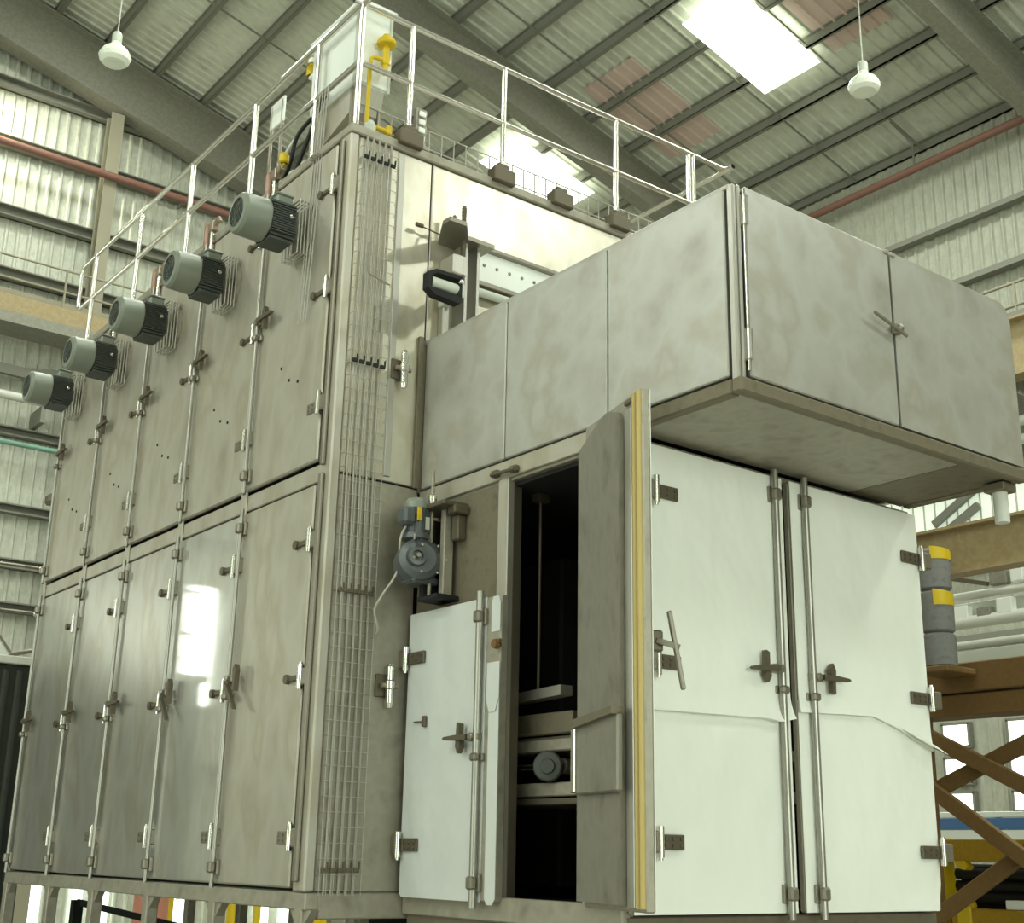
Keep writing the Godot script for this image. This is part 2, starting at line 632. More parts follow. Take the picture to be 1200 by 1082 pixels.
	corrugated(Vector3(LEFT_X, 0, FRONT_Z + 0.05), Vector3(EAVE_X - LEFT_X, 0, 0), Vector3(0, 22.6, 0), Vector3(0, 0, -1))
	structure(done("wall_front", M.wall), "pale corrugated gable wall with a big added glowing doorway", "wall")
	# added glowing openings, front and left, unseen, for fill light
	window_pane("window_21", Vector3(-3.0, 4.9, FRONT_Z - 0.02), Vector3(14.0, 9.2, 0.1), M.window_day, "big added glowing doorway in the front gable, for fill light")
	window_pane("window_22", Vector3(LEFT_X + 0.02, 5.5, 2.0), Vector3(0.1, 7.0, 20.0), M.window_day, "long added glowing glazing in the left side wall, for fill light")
	# tall louvred window on the back gable, which the polished lower door mirrors
	var w := window_pane("window_23", Vector3(-7.5, 5.9, BACK_Z + 0.05), Vector3(0.64, 2.7, 0.06), M.sheet_day, "tall daylit window on the gable")
	nb()
	for y in [4.5, 5.55, 7.25]:
		bc(Vector3(-7.9, y, BACK_Z + 0.08), Vector3(-7.1, y + 0.10, BACK_Z + 0.16))
	done("window_frame", M.girt, w)
	# three rows of small daylit windows low in the right wall
	var k := 24
	for row in [[3.88, 0.42], [3.24, 0.46], [2.68, 0.34]]:
		for z in [-7.9, -6.55, -5.2, -3.85]:
			var o := window_pane("window_%d" % k, Vector3(EAVE_X - 0.02, row[0], z), Vector3(0.08, row[1], 0.52), M.window_day, "small daylit window low in the right side wall")
			k += 1
			nb()
			for e in [[Vector3(0, row[1] * 0.5, 0), Vector3(0.12, 0.05, 0.6)], [Vector3(0, -row[1] * 0.5, 0), Vector3(0.12, 0.05, 0.6)], [Vector3(0, 0, 0.28), Vector3(0.12, row[1], 0.05)], [Vector3(0, 0, -0.28), Vector3(0.12, row[1], 0.05)]]:
				bx(Vector3(EAVE_X - 0.02, row[0], z) + e[0], e[1], 0.0)
			done("window_frame", M.girt, o)
	# translucent strip of wall cladding on the right
	var strip := window_pane("window_%d" % k, Vector3(EAVE_X - 0.0, 7.85, -5.7), Vector3(0.05, 1.4, 4.6), M.window_soft, "pale translucent cladding strip high behind the tan beam")
	nb()
	for i in 18:
		bc(Vector3(EAVE_X - 0.045, 7.16, -7.9 + i * 0.25), Vector3(EAVE_X - 0.015, 8.54, -7.87 + i * 0.25))
	done("rib", M.pale, strip)
	nb()
	bar(Vector3(EAVE_X - 0.15, 7.2, -7.3), Vector3(EAVE_X - 0.15, 8.1, -5.6), 0.1, 0.14)
	bar(Vector3(EAVE_X - 0.15, 7.9, -6.6), Vector3(EAVE_X - 0.15, 8.9, -4.8), 0.1, 0.14)
	done("brace", M.girt, strip)
	# daylit doorway strip at the foot of the gable, seen under the oven
	k += 1
	for p in [[4.4, 4.65], [5.3, 5.5], [5.75, 6.05], [7.35, 7.5], [7.62, 7.8], [9.45, 9.7], [10.0, 10.2], [12.8, 13.35], [13.85, 14.1]]:
		var o := window_pane("window_%d" % k, Vector3((p[0] + p[1]) * 0.5, 0.9, BACK_Z + 0.06), Vector3(p[1] - p[0], 1.8, 0.06), M.window_day, "narrow daylit opening at the foot of the gable wall")
		k += 1
		nb()
		bc(Vector3(p[0] - 0.08, 1.8, BACK_Z + 0.02), Vector3(p[1] + 0.08, 1.9, BACK_Z + 0.14))
		done("window_frame", M.girt, o)
	# pipes and crane rails on the gable
	nb()
	rod(Vector3(LEFT_X + 1, 16.22, BACK_Z + 0.68), Vector3(9.0, 16.22, BACK_Z + 0.68), 0.09, 12)
	var pr := done("fire_main", M.pipe_red)
	tag(pr, "dull red pipe running level along the gable wall past the column", "pipe")
	for x in [-12.0, -4.0, 0.0, 6.0]:
		nb()
		bc(Vector3(x - 0.03, 16.3, BACK_Z + 0.0), Vector3(x + 0.03, 16.36, BACK_Z + 0.7), 0.0)
		done("pipe_bracket", M.girt, pr)
	nb()
	rod(Vector3(EAVE_X - 0.3, 15.5, BACK_Z + 0.3), Vector3(EAVE_X - 0.3, 15.5, FRONT_Z - 0.3), 0.085, 12)
	var p2 := done("fire_main", M.pipe_red)
	tag(p2, "dull red pipe running under the right eave beneath the purlins", "pipe")
	for z in [-10.6, -6.3, -2.2, 2.0]:
		nb()
		tube([Vector3(EAVE_X - 1.0, roof_y(EAVE_X - 1.0) - 0.2, z), Vector3(EAVE_X - 0.32, 16.1, z), Vector3(EAVE_X - 0.3, 15.5, z)], 0.03, 6)
		done("pipe_hanger", M.girt, p2)
	# crane girder on the left of the gable
	var g := thing("crane_girder", "tan crane girder with a walkway rail on the gable wall", "girder", Vector3(0, 12.2, BACK_Z + 0.9))
	nb()
	bc(Vector3(-14, -0.05, -0.25), Vector3(8, 0.38, 0.25), 0.02)
	done("box_beam", M.tan, g)
	nb()
	bc(Vector3(-14, -0.30, -0.42), Vector3(8, -0.06, 0.42))
	done("bottom_flange", M.frame, g)
	nb()
	bc(Vector3(-14, 0.40, -0.35), Vector3(8, 0.72, -0.3))
	done("kick_plate", M.column, g)
	nb()
	for y in [0.75, 1.25]:
		rod(Vector3(-14, y, 0.2), Vector3(8, y, 0.2), 0.025, 6)
	for x in range(-13, 8, 2):
		rod(Vector3(x + 0.3, 0.3, 0.2), Vector3(x + 0.3, 1.25, 0.2), 0.025, 6)
	done("walkway_rail", M.column, g)
	for x in [-13.0, -6.0, 0.0, 6.5]:
		nb()
		bc(Vector3(x - 0.2, -0.7, -0.85), Vector3(x + 0.2, -0.3, 0.3))
		done("bracket", M.frame, g)
	nb()
	bar(Vector3(-8, 11.35, BACK_Z + 0.35), Vector3(3.9, 11.2, BACK_Z + 0.35), 0.12, 0.22)
	bar(Vector3(1.0, 10.95, BACK_Z + 0.35), Vector3(3.9, 11.42, BACK_Z + 0.35), 0.1, 0.14)
	tag(done("wind_brace", M.girt), "dark diagonal wind brace on the gable below the crane girder", "brace")
	nb()
	rod(Vector3(-14, 10.55, BACK_Z + 0.68), Vector3(7, 10.55, BACK_Z + 0.68), 0.09, 10)
	var wp := done("service_pipe", M.pale)
	tag(wp, "white service pipe running level along the gable above the teal pipe", "pipe")
	for x in [-9.0, -2.0, 3.3, 5.0]:
		nb()
		bc(Vector3(x - 0.05, 10.1, BACK_Z), Vector3(x + 0.05, 10.47, BACK_Z + 0.72))
		done("bracket", M.girt, wp)
	nb()
	rod(Vector3(-14, 9.55, BACK_Z + 0.66), Vector3(7, 9.55, BACK_Z + 0.66), 0.055, 10)
	var tp := done("air_pipe", M.teal)
	tag(tp, "thin teal green pipe running level along the gable wall", "pipe")
	for x in [-9.0, -2.0, 5.0]:
		nb()
		bc(Vector3(x - 0.04, 9.4, BACK_Z), Vector3(x + 0.04, 9.5, BACK_Z + 0.7))
		done("bracket", M.girt, tp)
	# lit wall lamp beside the gable, just out of the picture, whose pool of light falls on the sheeting
	wall_lamp(Vector3(0.9, 17.2, BACK_Z + 0.9))
	# high-bay lamps
	high_bay(Vector3(1.63, 14.33, -11.5), "clear prismatic high-bay lamp hanging in front of the gable rafter")
	high_bay(Vector3(11.85, 14.10, -3.86), "clear prismatic high-bay lamp hanging near the right eave")
	# crane runway along the right side
	var rw := thing("crane_runway", "tan crane runway girder on dark brackets along the right wall", "girder", Vector3(15.9, 10.9, 2.0))
	nb()
	ibeam(Vector3(0, -0.4, -16), Vector3(0, -0.4, 20), 1.1, 0.4, 0.04)
	done("girder", M.tan, rw)
	nb()
	bc(Vector3(-0.06, 0.16, -16), Vector3(0.06, 0.3, 20))
	done("rail", M.girt, rw)
	for z in [-14.0, -6.6, 0.8, 8.2]:
		nb()
		bc(Vector3(-0.3, -1.4, z - 0.2), Vector3(1.1, -0.96, z + 0.2))
		done("bracket", M.frame, rw)
	nb()
	for y in [0.55, 1.0]:
		rod(Vector3(0.25, y, -16), Vector3(0.25, y, 20), 0.03, 6)
	for i in 18:
		rod(Vector3(0.25, 0.1, -16 + i * 2), Vector3(0.25, 1.0, -16 + i * 2), 0.03, 6)
	done("walkway_rail", M.column, rw)
	for y in [9.3, 8.95]:
		nb()
		rod(Vector3(16.3, y, -14), Vector3(16.3, y, 20), 0.1, 8)
		var pp := done("pipe_run", M.offwhite)
		tag(pp, "%s pale pipe of the two under the crane runway" % ("upper" if y > 9.2 else "lower"), "pipe")
		for z in [-13.0, -7.5, -2.0, 4.0, 10.0]:
			nb()
			bc(Vector3(16.2, y - 0.15, z - 0.05), Vector3(17.02, y - 0.09, z + 0.05))
			done("bracket", M.girt, pp)


func high_bay(p: Vector3, label: String) -> void:
	var o := thing("high_bay_lamp", label, "lamp", p, "high-bay lamps hanging from the roof")
	nb()
	lathe([Vector2(0.19, 0.0), Vector2(0.25, 0.06), Vector2(0.265, 0.13), Vector2(0.245, 0.20), Vector2(0.17, 0.28), Vector2(0.10, 0.34), Vector2(0.085, 0.40)], Vector3.ZERO, Vector3.UP, 28)
	lathe([Vector2(0.0, 0.005), Vector2(0.12, -0.005), Vector2(0.19, 0.0)], Vector3.ZERO, Vector3.UP, 28)
	for i in 28:
		var t := TAU * i / 28
		var d := Vector3(cos(t), 0, sin(t))
		tube([d * 0.23 + Vector3(0, 0.035, 0), d * 0.267 + Vector3(0, 0.13, 0), d * 0.215 + Vector3(0, 0.24, 0), d * 0.105 + Vector3(0, 0.335, 0)], 0.006, 4)
	done("reflector", M.lamp_shell, o)
	nb()
	lathe([Vector2(0.078, 0.40), Vector2(0.085, 0.43), Vector2(0.085, 0.56), Vector2(0.06, 0.60), Vector2(0.03, 0.61), Vector2(0.0, 0.62)], Vector3.ZERO, Vector3.UP, 18)
	done("ballast_housing", M.offwhite, o)
	nb()
	rod(Vector3(0, 0.6, 0), Vector3(0, roof_y(p.x) - p.y - 0.1, 0), 0.012, 6)
	done("suspension_wire", M.offwhite, o)


func wall_lamp(p: Vector3) -> void:
	var o := thing("wall_lamp", "lit round lamp on a short arm off the gable rail", "lamp", p)
	nb()
	rod(Vector3(0, 0.1, -0.85), Vector3(0, 0.1, 0), 0.03, 8)
	done("arm", M.girt, o)
	nb()
	lathe([Vector2(0.0, 0.14), Vector2(0.12, 0.1), Vector2(0.16, 0.02), Vector2(0.155, 0.02), Vector2(0.0, 0.1)], Vector3.ZERO, Vector3.UP, 18)
	done("shade", M.offwhite, o)
	nb()
	lathe([Vector2(0.0, -0.08), Vector2(0.06, -0.06), Vector2(0.085, 0.0), Vector2(0.06, 0.06), Vector2(0.0, 0.08)], Vector3.ZERO, Vector3.UP, 14)
	done("bulb", glow(Color(1.0, 1.0, 0.9), 6.0), o)
	var l := OmniLight3D.new()
	l.name = "wall_lamp_light"
	l.light_energy = 16.0
	l.light_color = Color(1.0, 1.0, 0.88)
	l.light_size = 0.08
	l.omni_range = 60.0
	l.omni_attenuation = 2.0
	l.shadow_enabled = true
	l.position = Vector3(0, 0, 0)
	o.add_child(l)


# ------------------------------------------------------------------ doors
var hinge_leaf: Mesh
var hinge_barrel: Mesh
var hinge_arm: Mesh
var hinge_arm_long: Mesh
var handle_meshes := []


func shared_hardware() -> void:
	# hinge, in door axes: barrel at the origin, strap towards -x over the leaf
	nb()
	bx(Vector3(-0.155, 0, -0.005), Vector3(0.19, 0.085, 0.022), 0.005)
	for x in [-0.10, -0.16, -0.22]:
		lathe([Vector2(0.012, 0), Vector2(0.010, 0.008), Vector2(0, 0.01)], Vector3(x, 0.018, 0.006), Vector3.BACK, 8)
		lathe([Vector2(0.012, 0), Vector2(0.010, 0.008), Vector2(0, 0.01)], Vector3(x, -0.018, 0.006), Vector3.BACK, 8)
	hinge_leaf = st.commit()
	nb()
	bx(Vector3(-0.15, 0, 0.0), Vector3(0.20, 0.04, 0.025), 0.006)
	rod(Vector3(-0.255, 0, -0.004), Vector3(-0.255, 0, 0.024), 0.034, 10)
	hinge_arm_long = st.commit()
	nb()
	rod(Vector3(-0.045, -0.085, 0.02), Vector3(-0.045, 0.085, 0.02), 0.022, 12)
	rod(Vector3(-0.045, 0.085, 0.02), Vector3(-0.045, 0.10, 0.02), 0.014, 10)
	hinge_barrel = st.commit()
	nb()
	bx(Vector3(0.02, 0, -0.004), Vector3(0.10, 0.12, 0.055), 0.008)
	hinge_arm = st.commit()
	# lever handle: hub on the lock bar at the origin, lever towards +x
	nb()
	bx(Vector3(0.03, 0, 0.01), Vector3(0.11, 0.055, 0.045), 0.008)
	lathe([Vector2(0.026, 0), Vector2(0.026, 0.02), Vector2(0.018, 0.028), Vector2(0, 0.028)], Vector3(0.03, 0, 0.03), Vector3.BACK, 12)
	handle_meshes.append(st.commit())
	nb()
	prism([Vector2(0.06, -0.018), Vector2(0.20, -0.016), Vector2(0.31, -0.010), Vector2(0.325, 0.0), Vector2(0.31, 0.011), Vector2(0.20, 0.018), Vector2(0.06, 0.018)], Vector3(0, 0, 0.035), Vector3.RIGHT, Vector3.UP, Vector3(0, 0, 0.03))
	handle_meshes.append(st.commit())
	nb()
	prism([Vector2(0.15, -0.09), Vector2(0.18, -0.10), Vector2(0.182, -0.02), Vector2(0.19, 0.055), Vector2(0.165, 0.10), Vector2(0.138, 0.06), Vector2(0.15, -0.02)], Vector3(0, 0, 0.012), Vector3.RIGHT, Vector3.UP, Vector3(0, 0, 0.04))
	handle_meshes.append(st.commit())


# one door: leaf on the parent, hardware below it. Door axes: x across, y up, z out of the face; hinges at x = w unless hinge_left.
func make_door(parent: Node, org: Vector3, bs: Basis, w: float, h: float, t: float, m: Material, label: String, hinge_left: bool, hinges: Array, bar_x: float, handle_y: float, lever_deg := 0.0, bar_over := 0.03, hz := 0.0, hx := 0.0) -> MeshInstance3D:
	nb()
	var gap := 0.028 if hz == 0.0 else 0.011
	bx(Vector3(w * 0.5, h * 0.5, t * 0.5), Vector3(w - 2.0 * gap, h - 0.016, t), 0.012)
	var o := done("door", m, parent)
	o.transform = Transform3D(bs, org)
	if label:
		o.set_meta("label", label)
	for y in hinges:
		var at := Transform3D(Basis(), Vector3(w + 0.03, y, t + 0.005 + hz))
		if hinge_left:
			at = Transform3D(Basis(Vector3.BACK, PI), Vector3(-0.03 + hx, y, t + 0.005 + hz))
		same(hinge_leaf if hz > 0.0 or y < 1.0 else hinge_arm_long, M.bracket if hz == 0.0 and y < 1.0 else M.handle, "hinge_strap", o, at)
		same(hinge_barrel, M.chrome, "hinge_pin", o, at)
		same(hinge_arm, M.bracket, "hinge_block", o, at)
	# lock bar with its guides
	nb()
	rod(Vector3(bar_x, -bar_over, t + 0.035), Vector3(bar_x, h + bar_over, t + 0.035), 0.017 if hz == 0.0 else 0.025, 12)
	done("lock_bar", M.bar, o)
	var guide_at := [0.12, handle_y - 0.13, h - 0.14]
	for y in guide_at:
		nb()
		bx(Vector3(bar_x, y, t + 0.012), Vector3(0.10, 0.11 if y != handle_y - 0.13 else 0.05, 0.028), 0.006)
		bx(Vector3(bar_x, y, t + 0.05), Vector3(0.066, 0.08 if y != handle_y - 0.13 else 0.05, 0.05), 0.012)
		done("bar_guide", M.bracket, o)
	var hb := Basis() if not hinge_left else Basis(Vector3.BACK, PI)
	var hub := Transform3D(hb, Vector3(bar_x, handle_y, t + 0.02))
	same(handle_meshes[0], M.bracket, "handle_hub", o, hub)
	same(handle_meshes[1], M.handle, "handle_lever", o, Transform3D(hb * Basis(Vector3.BACK, deg_to_rad(lever_deg)), Vector3(bar_x, handle_y, t + 0.02)))
	same(handle_meshes[2], M.handle, "handle_catch", o, hub)
	return o


const LEFT_FACE := Basis(Vector3(0, 0, 1), Vector3(0, 1, 0), Vector3(-1, 0, 0))
const SEAMS := [-0.165, -1.386, -2.621, -3.849, -5.0, -6.238]


func build_oven() -> void:
	shared_hardware()
	var o := thing("industrial_oven", "tall stainless steel oven tower on legs with two tiers of doors down its side", "oven", Vector3(0, 0, 0))
	# inner casing
	nb()
	bc(Vector3(0.04, 1.34, -6.25), Vector3(4.12, 6.93, -0.03))
	done("casing", M.dark, o)
	nb()
	bc(Vector3(-0.05, 6.95, -6.36), Vector3(4.18, 7.03, 0.03), 0.01)
	done("roof_deck", M.steel_dull, o)
	# corner post
	nb()
	bc(Vector3(-0.045, 1.34, -0.14), Vector3(0.035, 6.95, 0.02), 0.012)
	done("corner_post", M.steel, o)
	nb()
	bc(Vector3(-0.075, 4.26, -0.095), Vector3(-0.046, 6.9, -0.05), 0.008)
	bc(Vector3(-0.075, 1.40, -0.105), Vector3(-0.046, 4.2, -0.05), 0.008)
	done("hinge_channel", M.bracket, o)
	nb()
	bc(Vector3(-0.02, 1.34, -6.335), Vector3(0.1, 6.95, -6.25), 0.01)
	done("end_post", M.steel, o)
	# dark strips filling the gaps between door columns, standing in for shade
	for i in range(1, 5):
		nb()
		bc(Vector3(-0.036, 1.34, SEAMS[i] - 0.024), Vector3(0.04, 4.16, SEAMS[i] + 0.024), 0.0)
		bc(Vector3(-0.036, 4.31, SEAMS[i] - 0.024), Vector3(0.04, 6.94, SEAMS[i] + 0.024), 0.0)
		done("seam_shade", M.dark, o)
	# middle rail
	for i in 5:
		nb()
		bc(Vector3(-0.022, 4.165, SEAMS[i + 1] + 0.006), Vector3(0.03, 4.298, SEAMS[i] - 0.006), 0.008)
		done("middle_rail", M.steel, o)
	# front face sheets
	var sheets := [[0.045, 0.722, 4.215, 6.945, M.steel_front], [0.738, 4.12, 4.215, 6.945, M.steel_front], [0.045, 0.722, 1.34, 4.200, M.steel_dull]]
	for s in sheets:
		nb()
		bc(Vector3(s[0], s[2], -0.03), Vector3(s[1], s[3], 0.0), 0.006)
		done("face_panel", s[4], o)
	nb()
	bc(Vector3(0.728, 4.2, -0.01), Vector3(0.744, 6.94, 0.008), 0.003)
	bc(Vector3(0.405, 4.25, 0.0), Vector3(0.46, 6.93, 0.014), 0.005)
	done("seam_strip", M.steel_satin, o)
	nb()
	bc(Vector3(4.1, 1.34, -6.25), Vector3(4.14, 6.95, 0.0), 0.006)
	done("side_sheet", M.steel, o)
	nb()
	bc(Vector3(0.1, 1.34, -6.3), Vector3(4.12, 6.95, -6.25), 0.006)
	done("rear_sheet", M.steel, o)
	# base frame and legs
	nb()
	for x in [0.02, 4.06]:
		bc(Vector3(x - 0.05, 1.225, -6.33), Vector3(x + 0.05, 1.335, 0.02), 0.008)
	for z in [-6.28, -0.03]:
		bc(Vector3(0.07, 1.17 if z > -1 else 1.225, z - 0.05), Vector3(4.0, 1.335, z + 0.05), 0.008)
	done("base_frame", M.steel_dull, o)
	nb()
	for i in range(1, 5):
		bc(Vector3(0.07, 1.235, SEAMS[i] - 0.05), Vector3(4.0, 1.325, SEAMS[i] + 0.05))
	bc(Vector3(0.05, 1.30, -6.25), Vector3(4.1, 1.345, -0.03))
	done("underside", M.steel_dull, o)
	for x in [0.02, 2.0, 4.06]:
		for z in [-0.07, SEAMS[1], SEAMS[2], SEAMS[3], SEAMS[4], -6.28]:
			nb()
			bc(Vector3(x - 0.05, 0.02, z - 0.05), Vector3(x + 0.05, 1.24, z + 0.05), 0.008)
			bc(Vector3(x - 0.11, 0.0, z - 0.11), Vector3(x + 0.11, 0.025, z + 0.11), 0.004)
			prism([Vector2(0, 0), Vector2(0.10, 0), Vector2(0, -0.10)], Vector3(x - 0.03, 1.23, z + 0.05), Vector3.BACK, Vector3.UP, Vector3(0.06, 0, 0))
			prism([Vector2(0, 0), Vector2(-0.10, 0), Vector2(0, -0.10)], Vector3(x - 0.03, 1.23, z - 0.05), Vector3.BACK, Vector3.UP, Vector3(0.06, 0, 0))
			done("leg", M.steel_dull, o)
	# doors: five above, five below
	for i in 5:
		var z0: float = SEAMS[i + 1]
		var w: float = SEAMS[i] - z0
		var t := 0.045
		var up := make_door(o, Vector3(0.0, 4.318, z0), LEFT_FACE, w, 2.625, t, M.steel, "", false, [0.44, 1.37, 2.24], 0.085, 1.43, 0.0, 0.02)
		var low_m: Material = M.steel_mirror if i == 1 else (M.steel if i == 0 else M.steel_satin)
		var lab := "polished mirror-like lower door" if i == 1 else ""
		make_door(o, Vector3(0.0, 1.35, z0), LEFT_FACE, w, 2.80, t, low_m, lab, false, [0.33, 1.40, 2.37], 0.085, 1.48, -48.0 if i < 2 else 0.0, 0.02)
		# bolt holes and small stains left on the upper doors
		for k in 3:
			nb()
			lathe([Vector2(0.014, 0), Vector2(0.012, 0.006), Vector2(0, 0.007)], Vector3(w * (0.42 + 0.12 * k), 0.78 + [0.14, 0.0, -0.05][k] - 0.02 * i, t), Vector3.BACK, 8)
			done("bolt", M.dark, up)
	# gussets at the crossings of the rails
	for i in range(1, 6):
		nb()
		bc(Vector3(-0.035, 4.13, SEAMS[i] - 0.05), Vector3(-0.02, 4.33, SEAMS[i] + 0.05), 0.004)
		done("joint_plate", M.steel, o)
	build_motors()
	build_cable_tray()
	build_slide_gate()
	sensor_port(Vector3(0.50, 5.10, 0.0), "bright sensor tube clamped to the oven face beside the upper cabinet")
	sensor_port(Vector3(0.505, 2.72, 0.0), "bright sensor tube clamped to the oven face left of the small white door")


func sensor_port(p: Vector3, label: String) -> void:
	var o := thing("sensor_port", label, "sensor", p)
	nb()
	bx(Vector3(-0.03, 0.0, 0.012), Vector3(0.10, 0.16, 0.024), 0.006)
	done("mount_plate", M.handle, o)
	nb()
	lathe([Vector2(0.0, -0.16), Vector2(0.024, -0.155), Vector2(0.03, -0.12), Vector2(0.03, -0.03), Vector2(0.038, -0.02), Vector2(0.038, 0.03), Vector2(0.028, 0.04), Vector2(0.028, 0.13), Vector2(0.018, 0.15), Vector2(0.0, 0.155)], Vector3(0.01, 0, 0.06), Vector3.UP, 14)
	done("tube", M.chrome, o)
	nb()
	rod(Vector3(-0.06, 0.0, 0.06), Vector3(0.07, 0.0, 0.06), 0.018, 10)
	done("clamp", M.fitting, o)


func build_motors() -> void:
	var labels := ["grey fan motor nearest the oven corner, under the yellow-capped valve", "second grey fan motor from the oven corner", "middle one of the five grey fan motors along the oven side", "fourth grey fan motor from the oven corner", "grey fan motor farthest from the oven corner, at the tower's end"]
	var zs := [-0.66, -1.96, -3.21, -4.47, -5.75]
	var first := thing("fan_motor", labels[0], "motor", Vector3(-0.045, 6.33, zs[0]), "grey fan motors along the oven side")
	nb()
	lathe([Vector2(0.0, 0.0), Vector2(0.2, 0.0), Vector2(0.2, 0.02), Vector2(0.10, 0.03), Vector2(0.0, 0.03)], Vector3.ZERO, Vector3.LEFT, 24)
	rod(Vector3(-0.02, 0, 0), Vector3(-0.15, 0, 0), 0.06, 14)
	done("shaft_housing", M.steel_dull, first)
	for k in 4:
		nb()
		for z in [-0.13, 0.13]:
			rod(Vector3(-0.03 - 0.028 * k, -0.24, z), Vector3(-0.03 - 0.028 * k, 0.22, z), 0.006, 6)
		rod(Vector3(-0.03 - 0.028 * k, -0.24, -0.13), Vector3(-0.03 - 0.028 * k, -0.24, 0.13), 0.006, 6)
		rod(Vector3(-0.03 - 0.028 * k, 0.22, -0.13), Vector3(-0.03 - 0.028 * k, 0.22, 0.13), 0.006, 6)
		done("guard_hoop", M.wire, first)
	nb()
	# square-shouldered finned body
	var oct := []
	for k in 16:
		var a := TAU * (k + 0.5) / 16
		var r := 0.137 / maxf(absf(cos(a)), absf(sin(a)))
		r = minf(r, 0.165)
		oct.append(Vector2(cos(a) * r, sin(a) * r))
	prism(oct, Vector3(-0.13, 0, 0), Vector3.BACK, Vector3.UP, Vector3(-0.24, 0, 0))
	for k in 13:
		var f := -0.12 + 0.02 * k
		bx(Vector3(-0.25, f, 0.140), Vector3(0.20, 0.008, 0.018), 0.0)
		bx(Vector3(-0.25, f, -0.140), Vector3(0.20, 0.008, 0.018), 0.0)
		bx(Vector3(-0.25, -0.140, f), Vector3(0.20, 0.018, 0.008), 0.0)
		bx(Vector3(-0.25, 0.140, f), Vector3(0.20, 0.018, 0.008), 0.0)
	done("motor_body", M.motor_dark, first)
	nb()
	lathe([Vector2(0.172, 0.0), Vector2(0.175, 0.01), Vector2(0.170, 0.20), Vector2(0.155, 0.225), Vector2(0.12, 0.23), Vector2(0.118, 0.215), Vector2(0.0, 0.215)], Vector3(-0.36, 0, 0), Vector3.LEFT, 28)
	done("fan_cowl", M.motor, first)
	nb()
	for R in [0.03, 0.06, 0.09, 0.115]:
		ring(Vector3(-0.588, 0, 0), Vector3.LEFT, R, 0.005, 20, 5)
	for k in 4:
		var a := TAU * k / 8
		rod(Vector3(-0.588, cos(a) * 0.115, sin(a) * 0.115), Vector3(-0.588, -cos(a) * 0.115, -sin(a) * 0.115), 0.004, 5)
	done("grille", M.motor_dark, first)
	nb()
	bx(Vector3(-0.22, 0.195, 0.0), Vector3(0.14, 0.09, 0.15), 0.014)
	bx(Vector3(-0.22, 0.245, 0.0), Vector3(0.15, 0.02, 0.16), 0.006)
	done("terminal_box", M.motor, first)
	nb()
	bx(Vector3(-0.25, -0.165, 0.0), Vector3(0.20, 0.03, 0.22), 0.006)
	done("foot", M.motor_dark, first)
	nb()
	lathe([Vector2(0.018, 0), Vector2(0.018, 0.012), Vector2(0, 0.014)], Vector3(-0.2, 0.02, 0.158), Vector3.BACK, 8)
	done("bolt", M.chrome, first)
	for k in range(1, 5):
		var c: Node3D = first.duplicate()
		put(c, "fan_motor")
		c.position = Vector3(-0.045, 6.33, zs[k])
		c.set_meta("label", labels[k])
	# compressed-air valves standing at the door seams
	var vl := ["air valve with a yellow cap at the first door seam", "air valve without cap at the second door seam from the corner", "air valve without cap at the third door seam from the corner", "air valve without cap at the fourth door seam from the corner"]
	for k in 4:
		var v := thing("air_valve", vl[k], "valve", Vector3(-0.07, 6.9, SEAMS[k + 1] + 0.17), "air valves along the top of the door side")
		nb()
		rod(Vector3(0, -0.16, 0), Vector3(0, 0.14, 0), 0.022, 10)
		done("pipe", M.chrome, v)
		nb()
		bx(Vector3(0.0, 0.19, 0.02), Vector3(0.07, 0.10, 0.08), 0.01)
		tube(curve([Vector3(0.0, 0.2, 0.05), Vector3(0.0, 0.24, 0.11), Vector3(0.0, 0.19, 0.15)], 4), 0.022, 8)
		done("valve_body", M.fitting, v)
		nb()
		lathe([Vector2(0.0, -0.12), Vector2(0.03, -0.11), Vector2(0.04, -0.05), Vector2(0.04, 0.10), Vector2(0.03, 0.13), Vector2(0, 0.135)], Vector3(0, 0.12, -0.10), Vector3.UP, 12)
		done("filter_bowl", M.pinkish, v)
		nb()
		rod(Vector3(0, 0.16, -0.10), Vector3(0, 0.17, 0.0), 0.018, 8)
		bx(Vector3(0.05, 0.05, 0.0), Vector3(0.10, 0.03, 0.05), 0.004)
		done("bracket", M.fitting, v)
		if k == 0:
			nb()
			lathe([Vector2(0.03, 0), Vector2(0.045, 0.015), Vector2(0.045, 0.07), Vector2(0.035, 0.09), Vector2(0, 0.095)], Vector3(0, 0.245, 0.14), Vector3.UP, 14)
			lathe([Vector2(0.015, -0.06), Vector2(0.015, 0.0)], Vector3(0, 0.245, 0.14), Vector3.UP, 10)
			done("cap", M.yellow, v)


